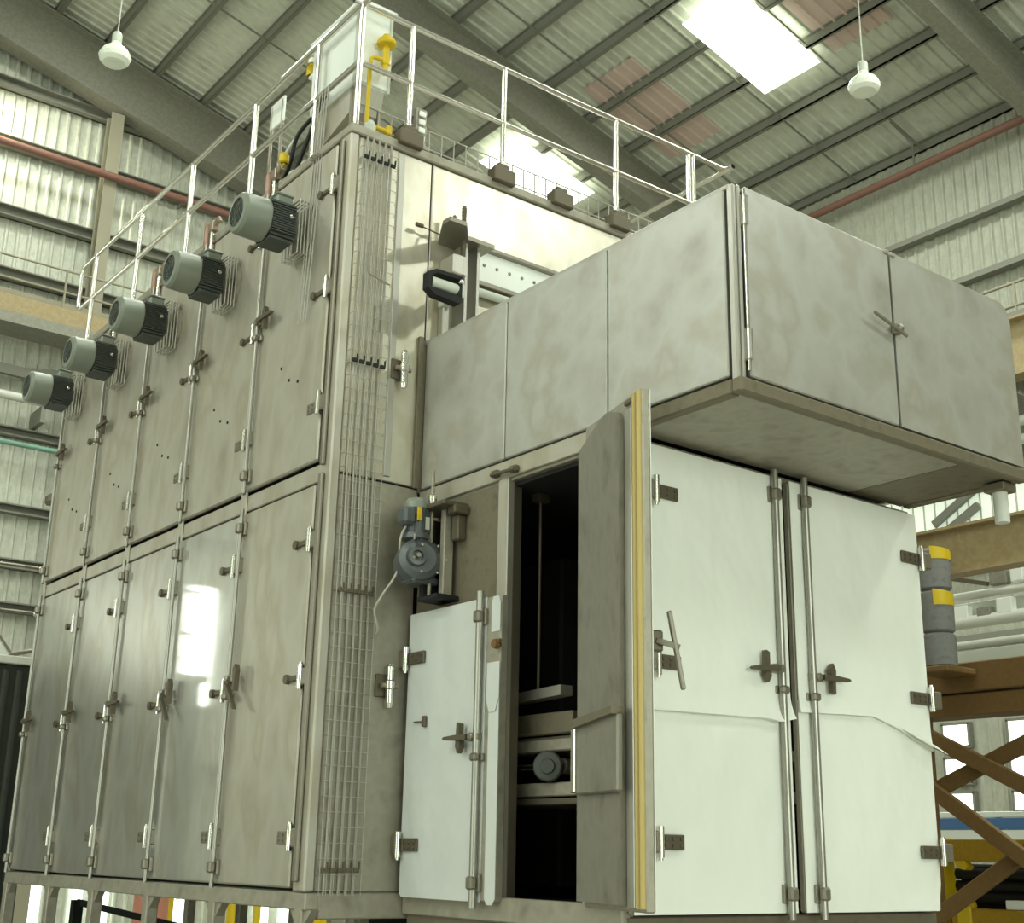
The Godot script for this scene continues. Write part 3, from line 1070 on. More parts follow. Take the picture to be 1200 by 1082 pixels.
func build_cable_tray() -> void:
	# vertical wire-basket tray on the front face
	var o := thing("cable_tray", "vertical wire basket cable tray running up the oven front beside its corner", "cable tray", Vector3(0.05, 1.3, 0.005))
	nb()
	for k in 7:
		var x := 0.005 + 0.053 * k
		rod(Vector3(x, 0.02, 0.035), Vector3(x, 5.62, 0.035), 0.0028, 5)
	done("long_wires", M.wire, o)
	nb()
	for k in 56:
		var y := 0.05 + 0.1 * k
		rod(Vector3(0.0, y, 0.039), Vector3(0.325, y, 0.039), 0.003, 4)
		rod(Vector3(0.0, y, 0.039), Vector3(0.0, y, 0.0), 0.003, 4)
		rod(Vector3(0.325, y, 0.039), Vector3(0.325, y, 0.0), 0.003, 4)
	done("cross_wires", M.wire, o)
	# cables lying in it
	for k in 5:
		nb()
		var x := 0.05 + 0.055 * k
		tube([Vector3(x, 0.02, 0.016), Vector3(x + 0.012, 1.6, 0.016), Vector3(x - 0.01, 3.0, 0.016), Vector3(x, 4.4, 0.016), Vector3(x, 5.7, 0.016)], 0.008, 6)
		done("cable", M.cable_grey, o)
	# splice clips where lengths of tray meet
	for y in [0.18, 2.05, 3.77, 5.46]:
		nb()
		for k in 5:
			bx(Vector3(0.035 + 0.06 * k, y, 0.048), Vector3(0.042, 0.03, 0.018), 0.004)
			bx(Vector3(0.055 + 0.06 * k, y + 0.028, 0.046), Vector3(0.008, 0.05, 0.012), 0.0)
		done("splice_clip", M.black if y > 2.5 else M.handle, o)
	nb()
	tube(curve([Vector3(0.10, 4.75, 0.05), Vector3(0.10, 4.52, 0.05), Vector3(0.14, 4.48, 0.05), Vector3(0.30, 4.45, 0.05)], 4), 0.005, 6)
	done("cable_tie", M.bracket, o)


func build_slide_gate() -> void:
	# lifting slide on the front face, above the upper cabinet
	var o := thing("slide_gate", "screw-driven slide gate on the oven face above the upper cabinet", "gate", Vector3(0.95, 5.4, 0.0))
	nb()
	bc(Vector3(0.02, 0.0, 0.005), Vector3(0.16, 0.86, 0.03))
	bc(Vector3(0.02, 0.0, 0.03), Vector3(0.045, 0.86, 0.16))
	bc(Vector3(0.135, 0.0, 0.03), Vector3(0.16, 0.86, 0.16))
	done("guide_channel", M.steel_satin, o)
	nb()
	prism([Vector2(-0.14, 0.0), Vector2(0.0, 0.0), Vector2(0.26, 0.0), Vector2(0.26, 0.22), Vector2(0.0, 0.22), Vector2(-0.14, 0.40), Vector2(-0.30, 0.40), Vector2(-0.30, 0.30)], Vector3(0.0, 0.86, 0.0), Vector3.RIGHT, Vector3.BACK, Vector3(0, 0.035, 0))
	done("top_plate", M.bracket, o)
	nb()
	rod(Vector3(-0.02, 0.35, 0.18), Vector3(-0.02, 1.16, 0.18), 0.018, 10)
	for k in 40:
		ring(Vector3(-0.02, 0.36 + 0.02 * k, 0.18), Vector3.UP, 0.018, 0.004, 8, 4)
	done("screw", M.handle, o)
	nb()
	ring(Vector3(-0.13, 0.97, 0.2), Vector3(1, 0, 0.4), 0.055, 0.011, 18, 6)
	rod(Vector3(-0.13, 0.895, 0.2), Vector3(-0.13, 0.92, 0.2), 0.012, 8)
	done("handwheel", M.handle, o)
	nb()
	rod(Vector3(-0.34, 0.93, 0.06), Vector3(-0.02, 0.90, 0.06), 0.006, 6)
	lathe([Vector2(0, -0.04), Vector2(0.018, -0.03), Vector2(0.018, 0.03), Vector2(0, 0.04)], Vector3(-0.36, 0.933, 0.06), Vector3.RIGHT, 10)
	done("pull_rod", M.handle, o)
	# black hollow bracket
	nb()
	var F := [[Vector2(-0.44, 0.28), Vector2(-0.44, 0.41), Vector2(-0.37, 0.45), Vector2(-0.13, 0.45), Vector2(-0.13, 0.42), Vector2(-0.36, 0.42), Vector2(-0.405, 0.395), Vector2(-0.405, 0.29)], [Vector2(-0.44, 0.28), Vector2(-0.405, 0.29), Vector2(-0.13, 0.285), Vector2(-0.13, 0.235), Vector2(-0.15, 0.22), Vector2(-0.38, 0.235)], [Vector2(-0.165, 0.28), Vector2(-0.13, 0.28), Vector2(-0.13, 0.43), Vector2(-0.165, 0.43)]]
	for poly in F:
		prism(poly, Vector3(0, 0, 0.27), Vector3.RIGHT, Vector3.UP, Vector3(0, 0, 0.08))
	done("drive_bracket", M.black, o)
	nb()
	rod(Vector3(-0.40, 0.345, 0.31), Vector3(-0.16, 0.345, 0.31), 0.045, 12)
	bc(Vector3(-0.14, 0.30, 0.03), Vector3(-0.08, 0.42, 0.31), 0.006)
	done("drive_roller", M.offwhite, o)
	nb()
	bc(Vector3(-0.12, 0.0, 0.005), Vector3(-0.06, 0.60, 0.08), 0.006)
	bc(Vector3(-0.12, 0.55, 0.005), Vector3(0.02, 0.72, 0.2), 0.01)
	done("side_bracket", M.steel_satin, o)
	nb()
	lathe([Vector2(0.02, 0), Vector2(0.02, 0.02), Vector2(0.012, 0.03), Vector2(0, 0.03)], Vector3(-0.148, 0.40, 0.35), Vector3.BACK, 10)
	done("bolt", M.chrome, o)
	# blade and its rails to the right
	nb()
	bc(Vector3(0.17, 0.64, 0.002), Vector3(1.7, 0.92, 0.025), 0.004)
	done("blade", M.white, o)
	nb()
	bc(Vector3(0.17, 0.92, 0.002), Vector3(1.75, 0.955, 0.07), 0.006)
	bc(Vector3(0.17, 0.59, 0.002), Vector3(1.75, 0.63, 0.08), 0.006)
	done("blade_rail", M.bracket, o)
	nb()
	rod(Vector3(0.17, 0.53, 0.06), Vector3(0.62, 0.53, 0.06), 0.035, 12)
	done("tie_tube", M.offwhite, o)
	for k in 5:
		nb()
		lathe([Vector2(0.016, 0), Vector2(0.012, 0.01), Vector2(0, 0.011)], Vector3(0.30 + 0.13 * k, 0.80, 0.025), Vector3.BACK, 8)
		done("bolt", M.bracket, o)


func build_top_of_oven() -> void:
	var o := thing("guard_rail", "bright tubular guard rail with mid rail round the oven roof", "railing", Vector3(0, 7.03, 0))
	var top := 1.11
	var mid := 0.57
	var r := 0.025
	nb()
	tube(curve([Vector3(0, top, -6.34), Vector3(0, top, -6.0), Vector3(0, top, -3.0), Vector3(0, top, -0.08), Vector3(0.02, top, -0.02), Vector3(0.08, top, 0.0), Vector3(2.0, top, 0.0), Vector3(4.05, top, 0), Vector3(4.14, top, -0.03), Vector3(4.16, top - 0.02, -0.12), Vector3(4.16, top - 0.02, -3.0), Vector3(4.16, top - 0.02, -6.3)], 3), r, 10)
	done("top_rail", M.chrome, o)
	nb()
	tube([Vector3(0, mid, -6.34), Vector3(0, mid, -3.0), Vector3(0, mid, -0.02), Vector3(0.03, mid, 0.0), Vector3(2.0, mid, 0.0), Vector3(3.72, mid, 0)], r, 10)
	rod(Vector3(4.16, mid, -0.12), Vector3(4.16, mid, -6.3), r, 10)
	done("mid_rail", M.chrome, o)
	nb()
	tube(curve([Vector3(0, top, -6.32), Vector3(0, top - 0.03, -6.39), Vector3(0, 0.8, -6.4), Vector3(0, mid + 0.05, -6.4), Vector3(0, mid, -6.33)], 4), r, 8)
	done("end_loop", M.chrome, o)
	for z in [-0.70, -1.88, -3.26, -4.58, -5.92]:
		nb()
		rod(Vector3(0, 0.0, z), Vector3(0, top, z), r, 10)
		done("post", M.chrome, o)
	for x in [0.0, 0.48, 1.43, 2.72, 3.72]:
		nb()
		rod(Vector3(x, 0.0 if x < 3 else mid, 0), Vector3(x, top, 0), r, 10)
		done("post", M.chrome, o)
	nb()
	rod(Vector3(3.66, mid, 0.0), Vector3(3.66, top - 0.02, 0.0), r * 0.9, 10)
	done("post", M.chrome, o)
	for z in [-1.6, -3.2, -4.8, -6.2]:
		nb()
		rod(Vector3(4.16, 0.0, z), Vector3(4.16, top - 0.02, z), r, 10)
		done("post", M.chrome, o)
	for x in [0.48, 1.41, 2.05, 2.72]:
		nb()
		bx(Vector3(x, 0.03, 0.02), Vector3(0.22, 0.13, 0.12), 0.01)
		bx(Vector3(x, 0.11, 0.01), Vector3(0.12, 0.08, 0.09), 0.008)
		done("post_shoe", M.handle, o)
	# low wire-mesh upstand along the roof edge
	var m := thing("wire_guard", "low upright wire mesh along the front roof edge behind the rail", "mesh guard", Vector3(0, 7.03, -0.22))
	nb()
	for k in 30:
		rod(Vector3(0.2 + 0.125 * k, 0, 0), Vector3(0.2 + 0.125 * k, 0.36, 0), 0.006, 5)
	done("upright_wires", M.wire, m)
	nb()
	for y in [0.02, 0.19, 0.36]:
		rod(Vector3(0.15, y, 0), Vector3(3.9, y, 0), 0.006, 5)
	done("level_wires", M.wire, m)
	# white control cabinet at the corner, on a low stand
	var c := thing("control_cabinet", "white control cabinet standing at the corner of the oven roof", "cabinet", Vector3(0.07, 7.03, -0.95))
	nb()
	bc(Vector3(0, 0.52, 0), Vector3(0.30, 1.24, 0.76), 0.008)
	done("body", M.white, c)
	nb()
	bc(Vector3(0.01, 0.53, 0.76), Vector3(0.29, 1.23, 0.785), 0.006)
	done("door", M.white, c)
	nb()
	bc(Vector3(0.285, 0.50, 0.74), Vector3(0.31, 1.26, 0.80), 0.004)
	bc(Vector3(-0.012, 0.50, 0.74), Vector3(0.012, 1.26, 0.80), 0.004)
	done("corner_trim", M.offwhite, c)
	nb()
	bc(Vector3(-0.03, 1.24, -0.02), Vector3(0.33, 1.27, 0.83), 0.006)
	done("rain_roof", M.white, c)
	nb()
	prism([Vector2(0.0, 0.52), Vector2(0.76, 0.52), Vector2(0.70, 0.30), Vector2(0.05, 0.12), Vector2(0.0, 0.12)], Vector3(0.02, 0, 0), Vector3.BACK, Vector3.UP, Vector3(0.26, 0, 0))
	done("cable_hood", M.steel, c)
	nb()
	for x in [0.03, 0.27]:
		for z in [0.05, 0.70]:
			bc(Vector3(x - 0.02, 0, z - 0.02), Vector3(x + 0.02, 0.5, z + 0.02))
	done("stand", M.bracket, c)
	nb()
	lathe([Vector2(0.045, 0), Vector2(0.05, 0.02), Vector2(0.05, 0.09), Vector2(0.03, 0.12), Vector2(0, 0.125)], Vector3.ZERO, Vector3.UP, 14)
	var wl := done("beacon", M.yellow)
	wl.position = Vector3(0.10, 8.03, -1.02)
	tag(wl, "small yellow beacon on the rear side of the white control cabinet", "beacon")
	nb()
	bx(Vector3(0.0, -0.02, 0.035), Vector3(0.05, 0.03, 0.09), 0.004)
	lathe([Vector2(0.04, 0.12), Vector2(0.04, 0.17), Vector2(0, 0.18)], Vector3.ZERO, Vector3.UP, 14)
	done("base", M.white, wl)
	# yellow gas regulator in front of it
	var g := thing("gas_regulator", "yellow gas regulator and pipe beside the white control cabinet", "regulator", Vector3(0.19, 7.03, -0.06))
	nb()
	lathe([Vector2(0.02, -0.02), Vector2(0.075, -0.015), Vector2(0.082, 0.0), Vector2(0.075, 0.03), Vector2(0.05, 0.055), Vector2(0.035, 0.06), Vector2(0.03, 0.085), Vector2(0, 0.09)], Vector3(0.08, 0.88, 0), Vector3.UP, 20)
	done("diaphragm_case", M.yellow, g)
	nb()
	lathe([Vector2(0.022, -0.10), Vector2(0.03, -0.04), Vector2(0.025, 0.0)], Vector3(0.08, 0.865, 0), Vector3.UP, 12)
	bx(Vector3(0.08, 0.72, 0), Vector3(0.07, 0.10, 0.07), 0.015)
	rod(Vector3(0.08, 0.60, 0), Vector3(0.08, 0.70, 0), 0.028, 12)
	done("valve_body", M.yellow, g)
	nb()
	tube(curve([Vector3(0.05, 0.72, 0), Vector3(-0.03, 0.71, 0), Vector3(-0.06, 0.65, 0), Vector3(-0.06, 0.4, 0.0), Vector3(-0.06, 0.12, 0), Vector3(-0.04, 0.09, 0), Vector3(0.02, 0.09, 0), Vector3(0.14, 0.09, 0)], 4), 0.018, 8)
	bx(Vector3(0.14, 0.10, 0), Vector3(0.05, 0.08, 0.05), 0.008)
	done("pipe", M.yellow, g)
	nb()
	lathe([Vector2(0.05, 0), Vector2(0.05, 0.08), Vector2(0.03, 0.12), Vector2(0, 0.13)], Vector3(-0.03, 0.0, 0.0), Vector3.UP, 14)
	done("foot", M.offwhite, g)
	# terminal strip box hung on the rail
	var t := thing("terminal_strip", "small grey upright strip with four white terminals by the rail post", "terminal block", Vector3(0.60, 7.04, -0.02))
	nb()
	bx(Vector3(0, 0.20, 0), Vector3(0.10, 0.34, 0.05), 0.006)
	bx(Vector3(0, 0.01, 0), Vector3(0.14, 0.04, 0.10), 0.006)
	done("backplate", M.bracket, t)
	for k in 4:
		nb()
		bx(Vector3(0, 0.09 + 0.075 * k, 0.033), Vector3(0.06, 0.05, 0.02), 0.006)
		done("terminal", M.white, t)
	# loose cables by the cabinet
	var cb := [[[Vector3(0.05, 7.65, -0.62), Vector3(0.02, 7.50, -0.70), Vector3(0.0, 7.28, -0.80), Vector3(0.0, 7.05, -1.0)], "black cable looping from the cabinet hood down to the roof edge", M.cable], [[Vector3(0.07, 7.55, -0.90), Vector3(0.02, 7.42, -1.05), Vector3(0.02, 7.2, -1.15), Vector3(0.05, 7.04, -1.4)], "black cable behind the looping one below the white cabinet", M.cable], [[Vector3(0.1, 7.6, -0.95), Vector3(0.05, 7.38, -1.3), Vector3(0.08, 7.2, -1.5), Vector3(0.1, 7.04, -1.6)], "pale cable under the white cabinet", M.offwhite]]
	for d in cb:
		nb()
		tube(curve(d[0], 5), 0.018, 7)
		tag(done("loose_cable", d[2]), d[1], "cable", "loose cables below the white cabinet")
	nb()
	bx(Vector3(0.0, 0, 0), Vector3(0.02, 0.26, 0.26), 0.004)
	var sg := done("sign_plate", M.white)
	sg.position = Vector3(0.14, 8.02, -1.72)
	tag(sg, "blank white plate behind the rail, left of the white cabinet", "plate")
	for z in [-0.1, 0.1]:
		nb()
		rod(Vector3(0.0, -0.99, z), Vector3(0.0, 0.1, z), 0.016, 8)
		done("post", M.bracket, sg)
	# junction boxes and a duct on the roof between the valves
	var j := thing("junction_duct", "dark grey duct with pale clips lying along the roof edge behind the valves", "duct", Vector3(0.22, 7.03, -1.1))
	nb()
	bc(Vector3(0, 0.0, -0.75), Vector3(0.2, 0.26, 0.25), 0.01)
	done("duct", M.motor_dark, j)
	for k in 4:
		nb()
		bc(Vector3(-0.02, 0.24, -0.66 + 0.22 * k), Vector3(0.06, 0.33, -0.58 + 0.22 * k), 0.006)
		done("clip", M.offwhite, j)
	# thin hanging wires by the first motor
	for k in 4:
		nb()
		var z := -0.43 - 0.045 * k
		rod(Vector3(-0.09, 5.5, z), Vector3(-0.027, 7.6, z - 0.02), 0.005, 5)
		bx(Vector3(-0.07, 6.96, z - 0.012), Vector3(0.05, 0.02, 0.02), 0.0)
		tag(done("hanging_wire", M.wire), "%s of four thin wires hanging past the nearest fan motor, counted from the oven corner" % ["first", "second", "third", "last"][k], "wire", "thin wires hanging past the nearest fan motor")


const BX := 0.718


func build_cabinets() -> void:
	upper_cabinet()
	lower_cabinet()


func upper_cabinet() -> void:
	var o := thing("upper_cabinet", "large overhanging stainless cabinet box above the white doors", "cabinet")
	var z1 := 3.25
	var xr := 3.52
	nb()
	bc(Vector3(BX + 0.03, 4.18, 0.02), Vector3(xr - 0.02, 5.36, z1 - 0.03))
	done("casing", M.dark, o)
	# three side panels
	for p in [[0.035, 1.062], [1.074, 2.130], [2.144, 3.165]]:
		nb()
		bc(Vector3(BX, 4.195, p[0]), Vector3(BX + 0.04, 5.385, p[1]), 0.008)
		done("side_panel", M.steel_box, o)
	# dark jamb against the oven
	nb()
	bc(Vector3(0.66, 4.2, 0.0), Vector3(0.70, 5.42, 0.03), 0.004)
	bc(Vector3(0.70, 4.17, 0.0), Vector3(0.735, 5.40, 0.025))
	done("jamb", M.steel_brown, o)
	# corner post with two channels
	nb()
	bc(Vector3(BX + 0.002, 4.10, 3.185), Vector3(BX + 0.035, 5.385, z1 - 0.012), 0.01)
	bc(Vector3(BX + 0.035, 4.10, 3.2), Vector3(BX + 0.06, 5.385, z1 - 0.002), 0.01)
	done("corner_post", M.steel_satin, o)
	# front door leaves; the right one has a rounded top corner
	nb()
	bc(Vector3(0.812, 4.195, z1 - 0.04), Vector3(2.158, 5.39, z1), 0.008)
	var d1 := done("door", M.steel_box, o)
	nb()
	var R := 0.14
	var poly := [Vector2(2.174, 4.195), Vector2(xr, 4.195), Vector2(xr, 5.39 - R)]
	for k in range(1, 7):
		var a := PI * 0.5 * k / 6
		poly.append(Vector2(xr - R + R * cos(a), 5.39 - R + R * sin(a)))
	poly.append(Vector2(2.174, 5.39))
	prism(poly, Vector3(0, 0, z1 - 0.04), Vector3.RIGHT, Vector3.UP, Vector3(0, 0, 0.04))
	done("door", M.steel_box, o)
	for y in [5.22, 4.38]:
		nb()
		rod(Vector3(0.795, y - 0.09, z1 + 0.012), Vector3(0.795, y + 0.09, z1 + 0.012), 0.02, 12)
		done("hinge_pin", M.chrome, d1)
		nb()
		bx(Vector3(0.795, y, z1 - 0.008), Vector3(0.06, 0.20, 0.025), 0.008)
		done("hinge_block", M.bracket, d1)
	nb()
	rod(Vector3(0.793, 4.22, z1 + 0.006), Vector3(0.793, 5.36, z1 + 0.006), 0.011, 8)
	done("hinge_rod", M.chrome, d1)
	nb()
	bx(Vector3(2.165, 4.84, z1 + 0.02), Vector3(0.07, 0.07, 0.04), 0.01)
	lathe([Vector2(0.025, 0), Vector2(0.025, 0.02), Vector2(0, 0.03)], Vector3(2.165, 4.84, z1 + 0.04), Vector3.BACK, 10)
	done("latch", M.bracket, d1)
	nb()
	bar(Vector3(2.23, 4.80, z1 + 0.05), Vector3(1.90, 4.875, z1 + 0.055), 0.02, 0.022, Vector3.UP, 0.005)
	done("latch_lever", M.bracket, d1)
	nb()
	for x in [2.13, 2.20]:
		bx(Vector3(x, 5.375, z1 + 0.004), Vector3(0.05, 0.03, 0.02), 0.006)
	done("top_clip", M.steel_satin, o)
	# bottom frame and underside
	nb()
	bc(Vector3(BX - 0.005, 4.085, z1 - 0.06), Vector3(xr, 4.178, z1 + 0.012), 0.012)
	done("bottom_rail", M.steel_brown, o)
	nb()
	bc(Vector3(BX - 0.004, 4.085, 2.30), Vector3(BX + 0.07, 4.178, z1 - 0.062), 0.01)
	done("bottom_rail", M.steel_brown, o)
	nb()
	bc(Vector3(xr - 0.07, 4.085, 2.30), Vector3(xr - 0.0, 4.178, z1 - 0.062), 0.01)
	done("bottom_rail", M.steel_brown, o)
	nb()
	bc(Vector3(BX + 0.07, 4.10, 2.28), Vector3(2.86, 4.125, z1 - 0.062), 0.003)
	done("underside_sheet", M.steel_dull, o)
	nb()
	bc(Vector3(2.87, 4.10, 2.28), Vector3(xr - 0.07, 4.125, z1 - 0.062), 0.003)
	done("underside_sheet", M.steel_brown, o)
	nb()
	bc(Vector3(BX + 0.0, 5.36, 0.02), Vector3(xr - 0.14, 5.392, z1 - 0.04), 0.006)
	done("top_sheet", M.steel_box, o)
	nb()
	bc(Vector3(xr - 0.025, 4.17, 0.02), Vector3(xr + 0.0, 5.25, z1 - 0.045), 0.004)
	done("side_sheet", M.steel_box, o)
	nb()
	rod(Vector3(3.44, 4.09, 3.10), Vector3(3.44, 3.82, 3.10), 0.05, 16)
	done("support_stub", M.pale, o)
	nb()
	bx(Vector3(3.44, 4.06, 3.10), Vector3(0.16, 0.06, 0.16), 0.008)
	done("stub_plate", M.steel_brown, o)
	nb()
	lathe([Vector2(0.014, 0), Vector2(0.014, 0.01), Vector2(0, 0.012)], Vector3(xr + 0.005, 4.95, z1 - 0.1), Vector3.RIGHT, 8)
	bc(Vector3(xr, 4.85, z1 - 0.06), Vector3(xr + 0.03, 5.05, z1 - 0.02), 0.008)
	done("side_hinge", M.chrome, o)


# a protective film lying over a leaf: outline in leaf axes, slightly uneven, its lower hem curling out
func film(parent: Node, outline: Array, z: float, wrinkle: float, sd: int, hem := 0.0, m: Material = null) -> void:
	nb()
	var lo := Vector2(1e9, 1e9)
	var hi := Vector2(-1e9, -1e9)
	for p in outline:
		lo = lo.min(p)
		hi = hi.max(p)
	var f := FastNoiseLite.new()
	f.seed = sd
	f.frequency = 1.6
	f.fractal_octaves = 3
	var nx := 36
	var ny := 56
	var pl := PackedVector2Array(outline)
	var pos := []
	for j in ny + 1:
		var row := []
		for i in nx + 1:
			var x := lerpf(lo.x, hi.x, float(i) / nx)
			# each column runs between the outline's lower and upper edge at that x
			var y0 := 1e9
			var y1 := -1e9
			var xs := clampf(x, lo.x + 0.0005, hi.x - 0.0005)
			for k in pl.size():
				var a := pl[k]
				var b := pl[(k + 1) % pl.size()]
				if (a.x <= xs) != (b.x <= xs):
					var yy := a.y + (b.y - a.y) * (xs - a.x) / (b.x - a.x)
					y0 = minf(y0, yy)
					y1 = maxf(y1, yy)
			var v := float(j) / ny
			var y := lerpf(y0, y1, v)
			var edge := minf(minf(x - lo.x, hi.x - x), minf(y - y0, y1 - y))
			var q := f.get_noise_2d(x * 1.0, y * 0.55) * wrinkle
			q *= clampf(edge / 0.12, 0.15, 1.0)
			if hem > 0.0:
				q += hem * pow(clampf(1.0 - (y - y0) / 0.16, 0.0, 1.0), 2.0)
			row.append(Vector3(x, y, z + 0.004 + maxf(q, -0.003)))
		pos.append(row)
	for j in ny:
		for i in nx:
			var N := []
			for w in [[i, j], [i + 1, j], [i + 1, j + 1], [i, j + 1]]:
				var a: Vector3 = pos[w[1]][mini(w[0] + 1, nx)] - pos[w[1]][maxi(w[0] - 1, 0)]
				var b: Vector3 = pos[mini(w[1] + 1, ny)][w[0]] - pos[maxi(w[1] - 1, 0)][w[0]]
				N.append(a.cross(b).normalized())
			qs(pos[j][i], pos[j][i + 1], pos[j + 1][i + 1], pos[j + 1][i], N[0], N[1], N[2], N[3])
	# returned edges
	for i in nx:
		for j in [0, ny]:
			var a: Vector3 = pos[j][i]
			var b: Vector3 = pos[j][i + 1]
			quad(a, b, Vector3(b.x, b.y, z), Vector3(a.x, a.y, z), Vector3(0, -1 if j == 0 else 1, 0))
	for j in ny:
		for i in [0, nx]:
			var a: Vector3 = pos[j][i]
			var b: Vector3 = pos[j + 1][i]
			quad(a, b, Vector3(b.x, b.y, z), Vector3(a.x, a.y, z), Vector3(-1 if i == 0 else 1, 0, 0))
	done("protective_film", m if m else M.film, parent)


func lower_cabinet() -> void:
	var o := thing("lower_cabinet", "lower stainless cabinet with doors in white protective film", "cabinet")
	var zf := 2.262
	var xr := 3.57
	# shell
	nb()
	bc(Vector3(BX + 0.02, 1.06, 0.05), Vector3(xr, 1.285, zf), 0.01)
	done("base", M.steel_brown, o)
	nb()
	bc(Vector3(BX + 0.02, 4.03, 0.02), Vector3(xr, 4.085, zf), 0.004)
	done("top_sheet", M.steel_dull, o)
	nb()
	bc(Vector3(xr - 0.03, 1.29, 0.02), Vector3(xr, 4.03, zf), 0.004)
	done("side_sheet", M.steel, o)
	nb()
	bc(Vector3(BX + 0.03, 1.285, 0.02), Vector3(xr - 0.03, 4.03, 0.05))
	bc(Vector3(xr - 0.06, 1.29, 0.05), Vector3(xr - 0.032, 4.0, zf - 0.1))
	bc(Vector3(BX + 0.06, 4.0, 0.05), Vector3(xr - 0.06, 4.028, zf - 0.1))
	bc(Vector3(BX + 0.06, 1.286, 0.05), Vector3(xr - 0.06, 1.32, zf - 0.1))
	done("shade_lining", M.inside, o)  # near-black panels added to carry the interior shade in their colour
	# front frame
	nb()
	bc(Vector3(BX, 1.285, zf - 0.10), Vector3(0.80, 4.03, zf), 0.006)
	bc(Vector3(2.09, 1.285, zf - 0.08), Vector3(2.17, 4.03, zf - 0.005), 0.006)
	bc(Vector3(3.46, 1.285, zf - 0.08), Vector3(3.54, 4.03, zf - 0.005), 0.006)
	done("front_frame", M.steel_dull, o)
	# side wall: panel above the small door, jambs, header and sill round the opening
	nb()
	bc(Vector3(BX + 0.012, 1.285, 0.03), Vector3(BX + 0.04, 4.03, 1.015), 0.004)
	done("side_panel", M.steel_brown, o)
	nb()
	bc(Vector3(BX - 0.006, 1.285, 1.022), Vector3(BX + 0.05, 4.05, 1.135), 0.006)
	done("door_jamb", M.steel, o)
	nb()
	bc(Vector3(BX - 0.004, 1.285, 1.915), Vector3(BX + 0.05, 4.05, zf - 0.10), 0.006)
	done("door_jamb", M.steel, o)
	nb()
	bc(Vector3(BX - 0.006, 4.05, 0.03), Vector3(BX + 0.05, 4.175, 2.28), 0.006)
	done("header", M.steel, o)
	nb()
	bc(Vector3(BX - 0.008, 1.20, 0.03), Vector3(BX + 0.06, 1.345, 2.26), 0.008)
	done("sill", M.steel_dull, o)
	nb()
	bc(Vector3(BX + 0.05, 1.29, 1.06), Vector3(BX + 0.12, 4.03, 1.13), 0.004)
	done("inner_jamb", M.handle, o)
	nb()
	for p in [[0.91, 0.03], [1.12, -0.02]]:
		bx(Vector3(BX - 0.02, 4.09 + p[1] * 0.2, p[0] + 0.1), Vector3(0.05, 0.05, 0.07), 0.01)
	rod(Vector3(BX - 0.04, 4.09, 0.98), Vector3(BX - 0.04, 4.08, 1.25), 0.014, 8)
	done("door_catch", M.handle, o)
	# two white front leaves
	var t := 0.055
	var d1 := make_door(o, Vector3(0.735, 1.285, zf + 0.002), Basis(), 1.375, 2.765, t, M.steel_dull, "left leaf in white film", true, [0.40, 1.42, 2.46], 1.265, 1.475, 4.0, 0.03, 0.022, 0.16)
	film(d1, [Vector2(0.012, 0.01), Vector2(1.36, 0.01), Vector2(1.36, 1.24), Vector2(0.012, 1.22)], t, 0.012, 5)
	film(d1, [Vector2(0.012, 1.13), Vector2(1.10, 1.155), Vector2(1.22, 1.14), Vector2(1.36, 1.17), Vector2(1.36, 2.755), Vector2(0.012, 2.755)], t + 0.008, 0.012, 9, 0.045)
	var d2 := make_door(o, Vector3(2.162, 1.285, zf + 0.002), Basis(), 1.40, 2.765, t, M.steel_dull, "right leaf in white film", false, [0.385, 1.415, 2.42], 0.135, 1.455, 0.0, 0.03, 0.022)
	film(d2, [Vector2(0.012, 0.01), Vector2(1.385, 0.01), Vector2(1.39, 0.20), Vector2(1.36, 0.36), Vector2(1.39, 0.42), Vector2(1.39, 1.22), Vector2(0.7, 1.34), Vector2(0.012, 1.30)], t, 0.012, 15)
	film(d2, [Vector2(0.012, 1.22), Vector2(0.45, 1.24), Vector2(0.75, 1.25), Vector2(1.0, 1.19), Vector2(1.2, 1.12), Vector2(1.39, 1.06), Vector2(1.39, 2.755), Vector2(0.012, 2.755)], t + 0.008, 0.012, 19, 0.018)
	# a torn corner of film lifting off the right leaf
	nb()
	var P := [Vector3(1.02, 1.20, t + 0.02), Vector3(1.40, 1.10, t + 0.03), Vector3(1.43, 1.035, t + 0.11), Vector3(1.22, 1.09, t + 0.07)]
	var nn: Vector3 = (P[1] - P[0]).cross(P[3] - P[0]).normalized()
	if nn.z < 0:
		nn = -nn
	prism([Vector2(0, 0), Vector2(1, 0), Vector2(1.0, 1.0), Vector2(0.45, 0.75)], P[0], P[1] - P[0], P[2] - P[1], nn * 0.003)
	done("film_flap", M.film, d2)
	# small white side door
	var d3 := make_door(o, Vector3(BX + 0.012, 1.305, 0.075), LEFT_FACE, 1.09, 1.94, 0.072, M.steel_dull, "small side door in white film", true, [0.345, 1.61], 0.895, 1.02, 0.0, 0.03, 0.016)
	film(d3, [Vector2(0.0, 0.03), Vector2(0.02, 0.008), Vector2(0.93, 0.008), Vector2(0.93, 1.93), Vector2(0.0, 1.93)], 0.072, 0.006, 25, 0.0, M.film_shaded)
	film(d3, [Vector2(0.975, 0.03), Vector2(1.0, -0.005), Vector2(1.06, -0.005), Vector2(1.085, 0.03), Vector2(1.085, 1.40), Vector2(0.975, 1.40)], 0.072, 0.003, 27, 0.0, M.film_shaded)
	film(d3, [Vector2(0.955, 1.25), Vector2(0.985, 1.17), Vector2(1.05, 1.17), Vector2(1.09, 1.26), Vector2(1.09, 1.49), Vector2(0.955, 1.49)], 0.078, 0.002, 28, 0.0, M.film_shaded)
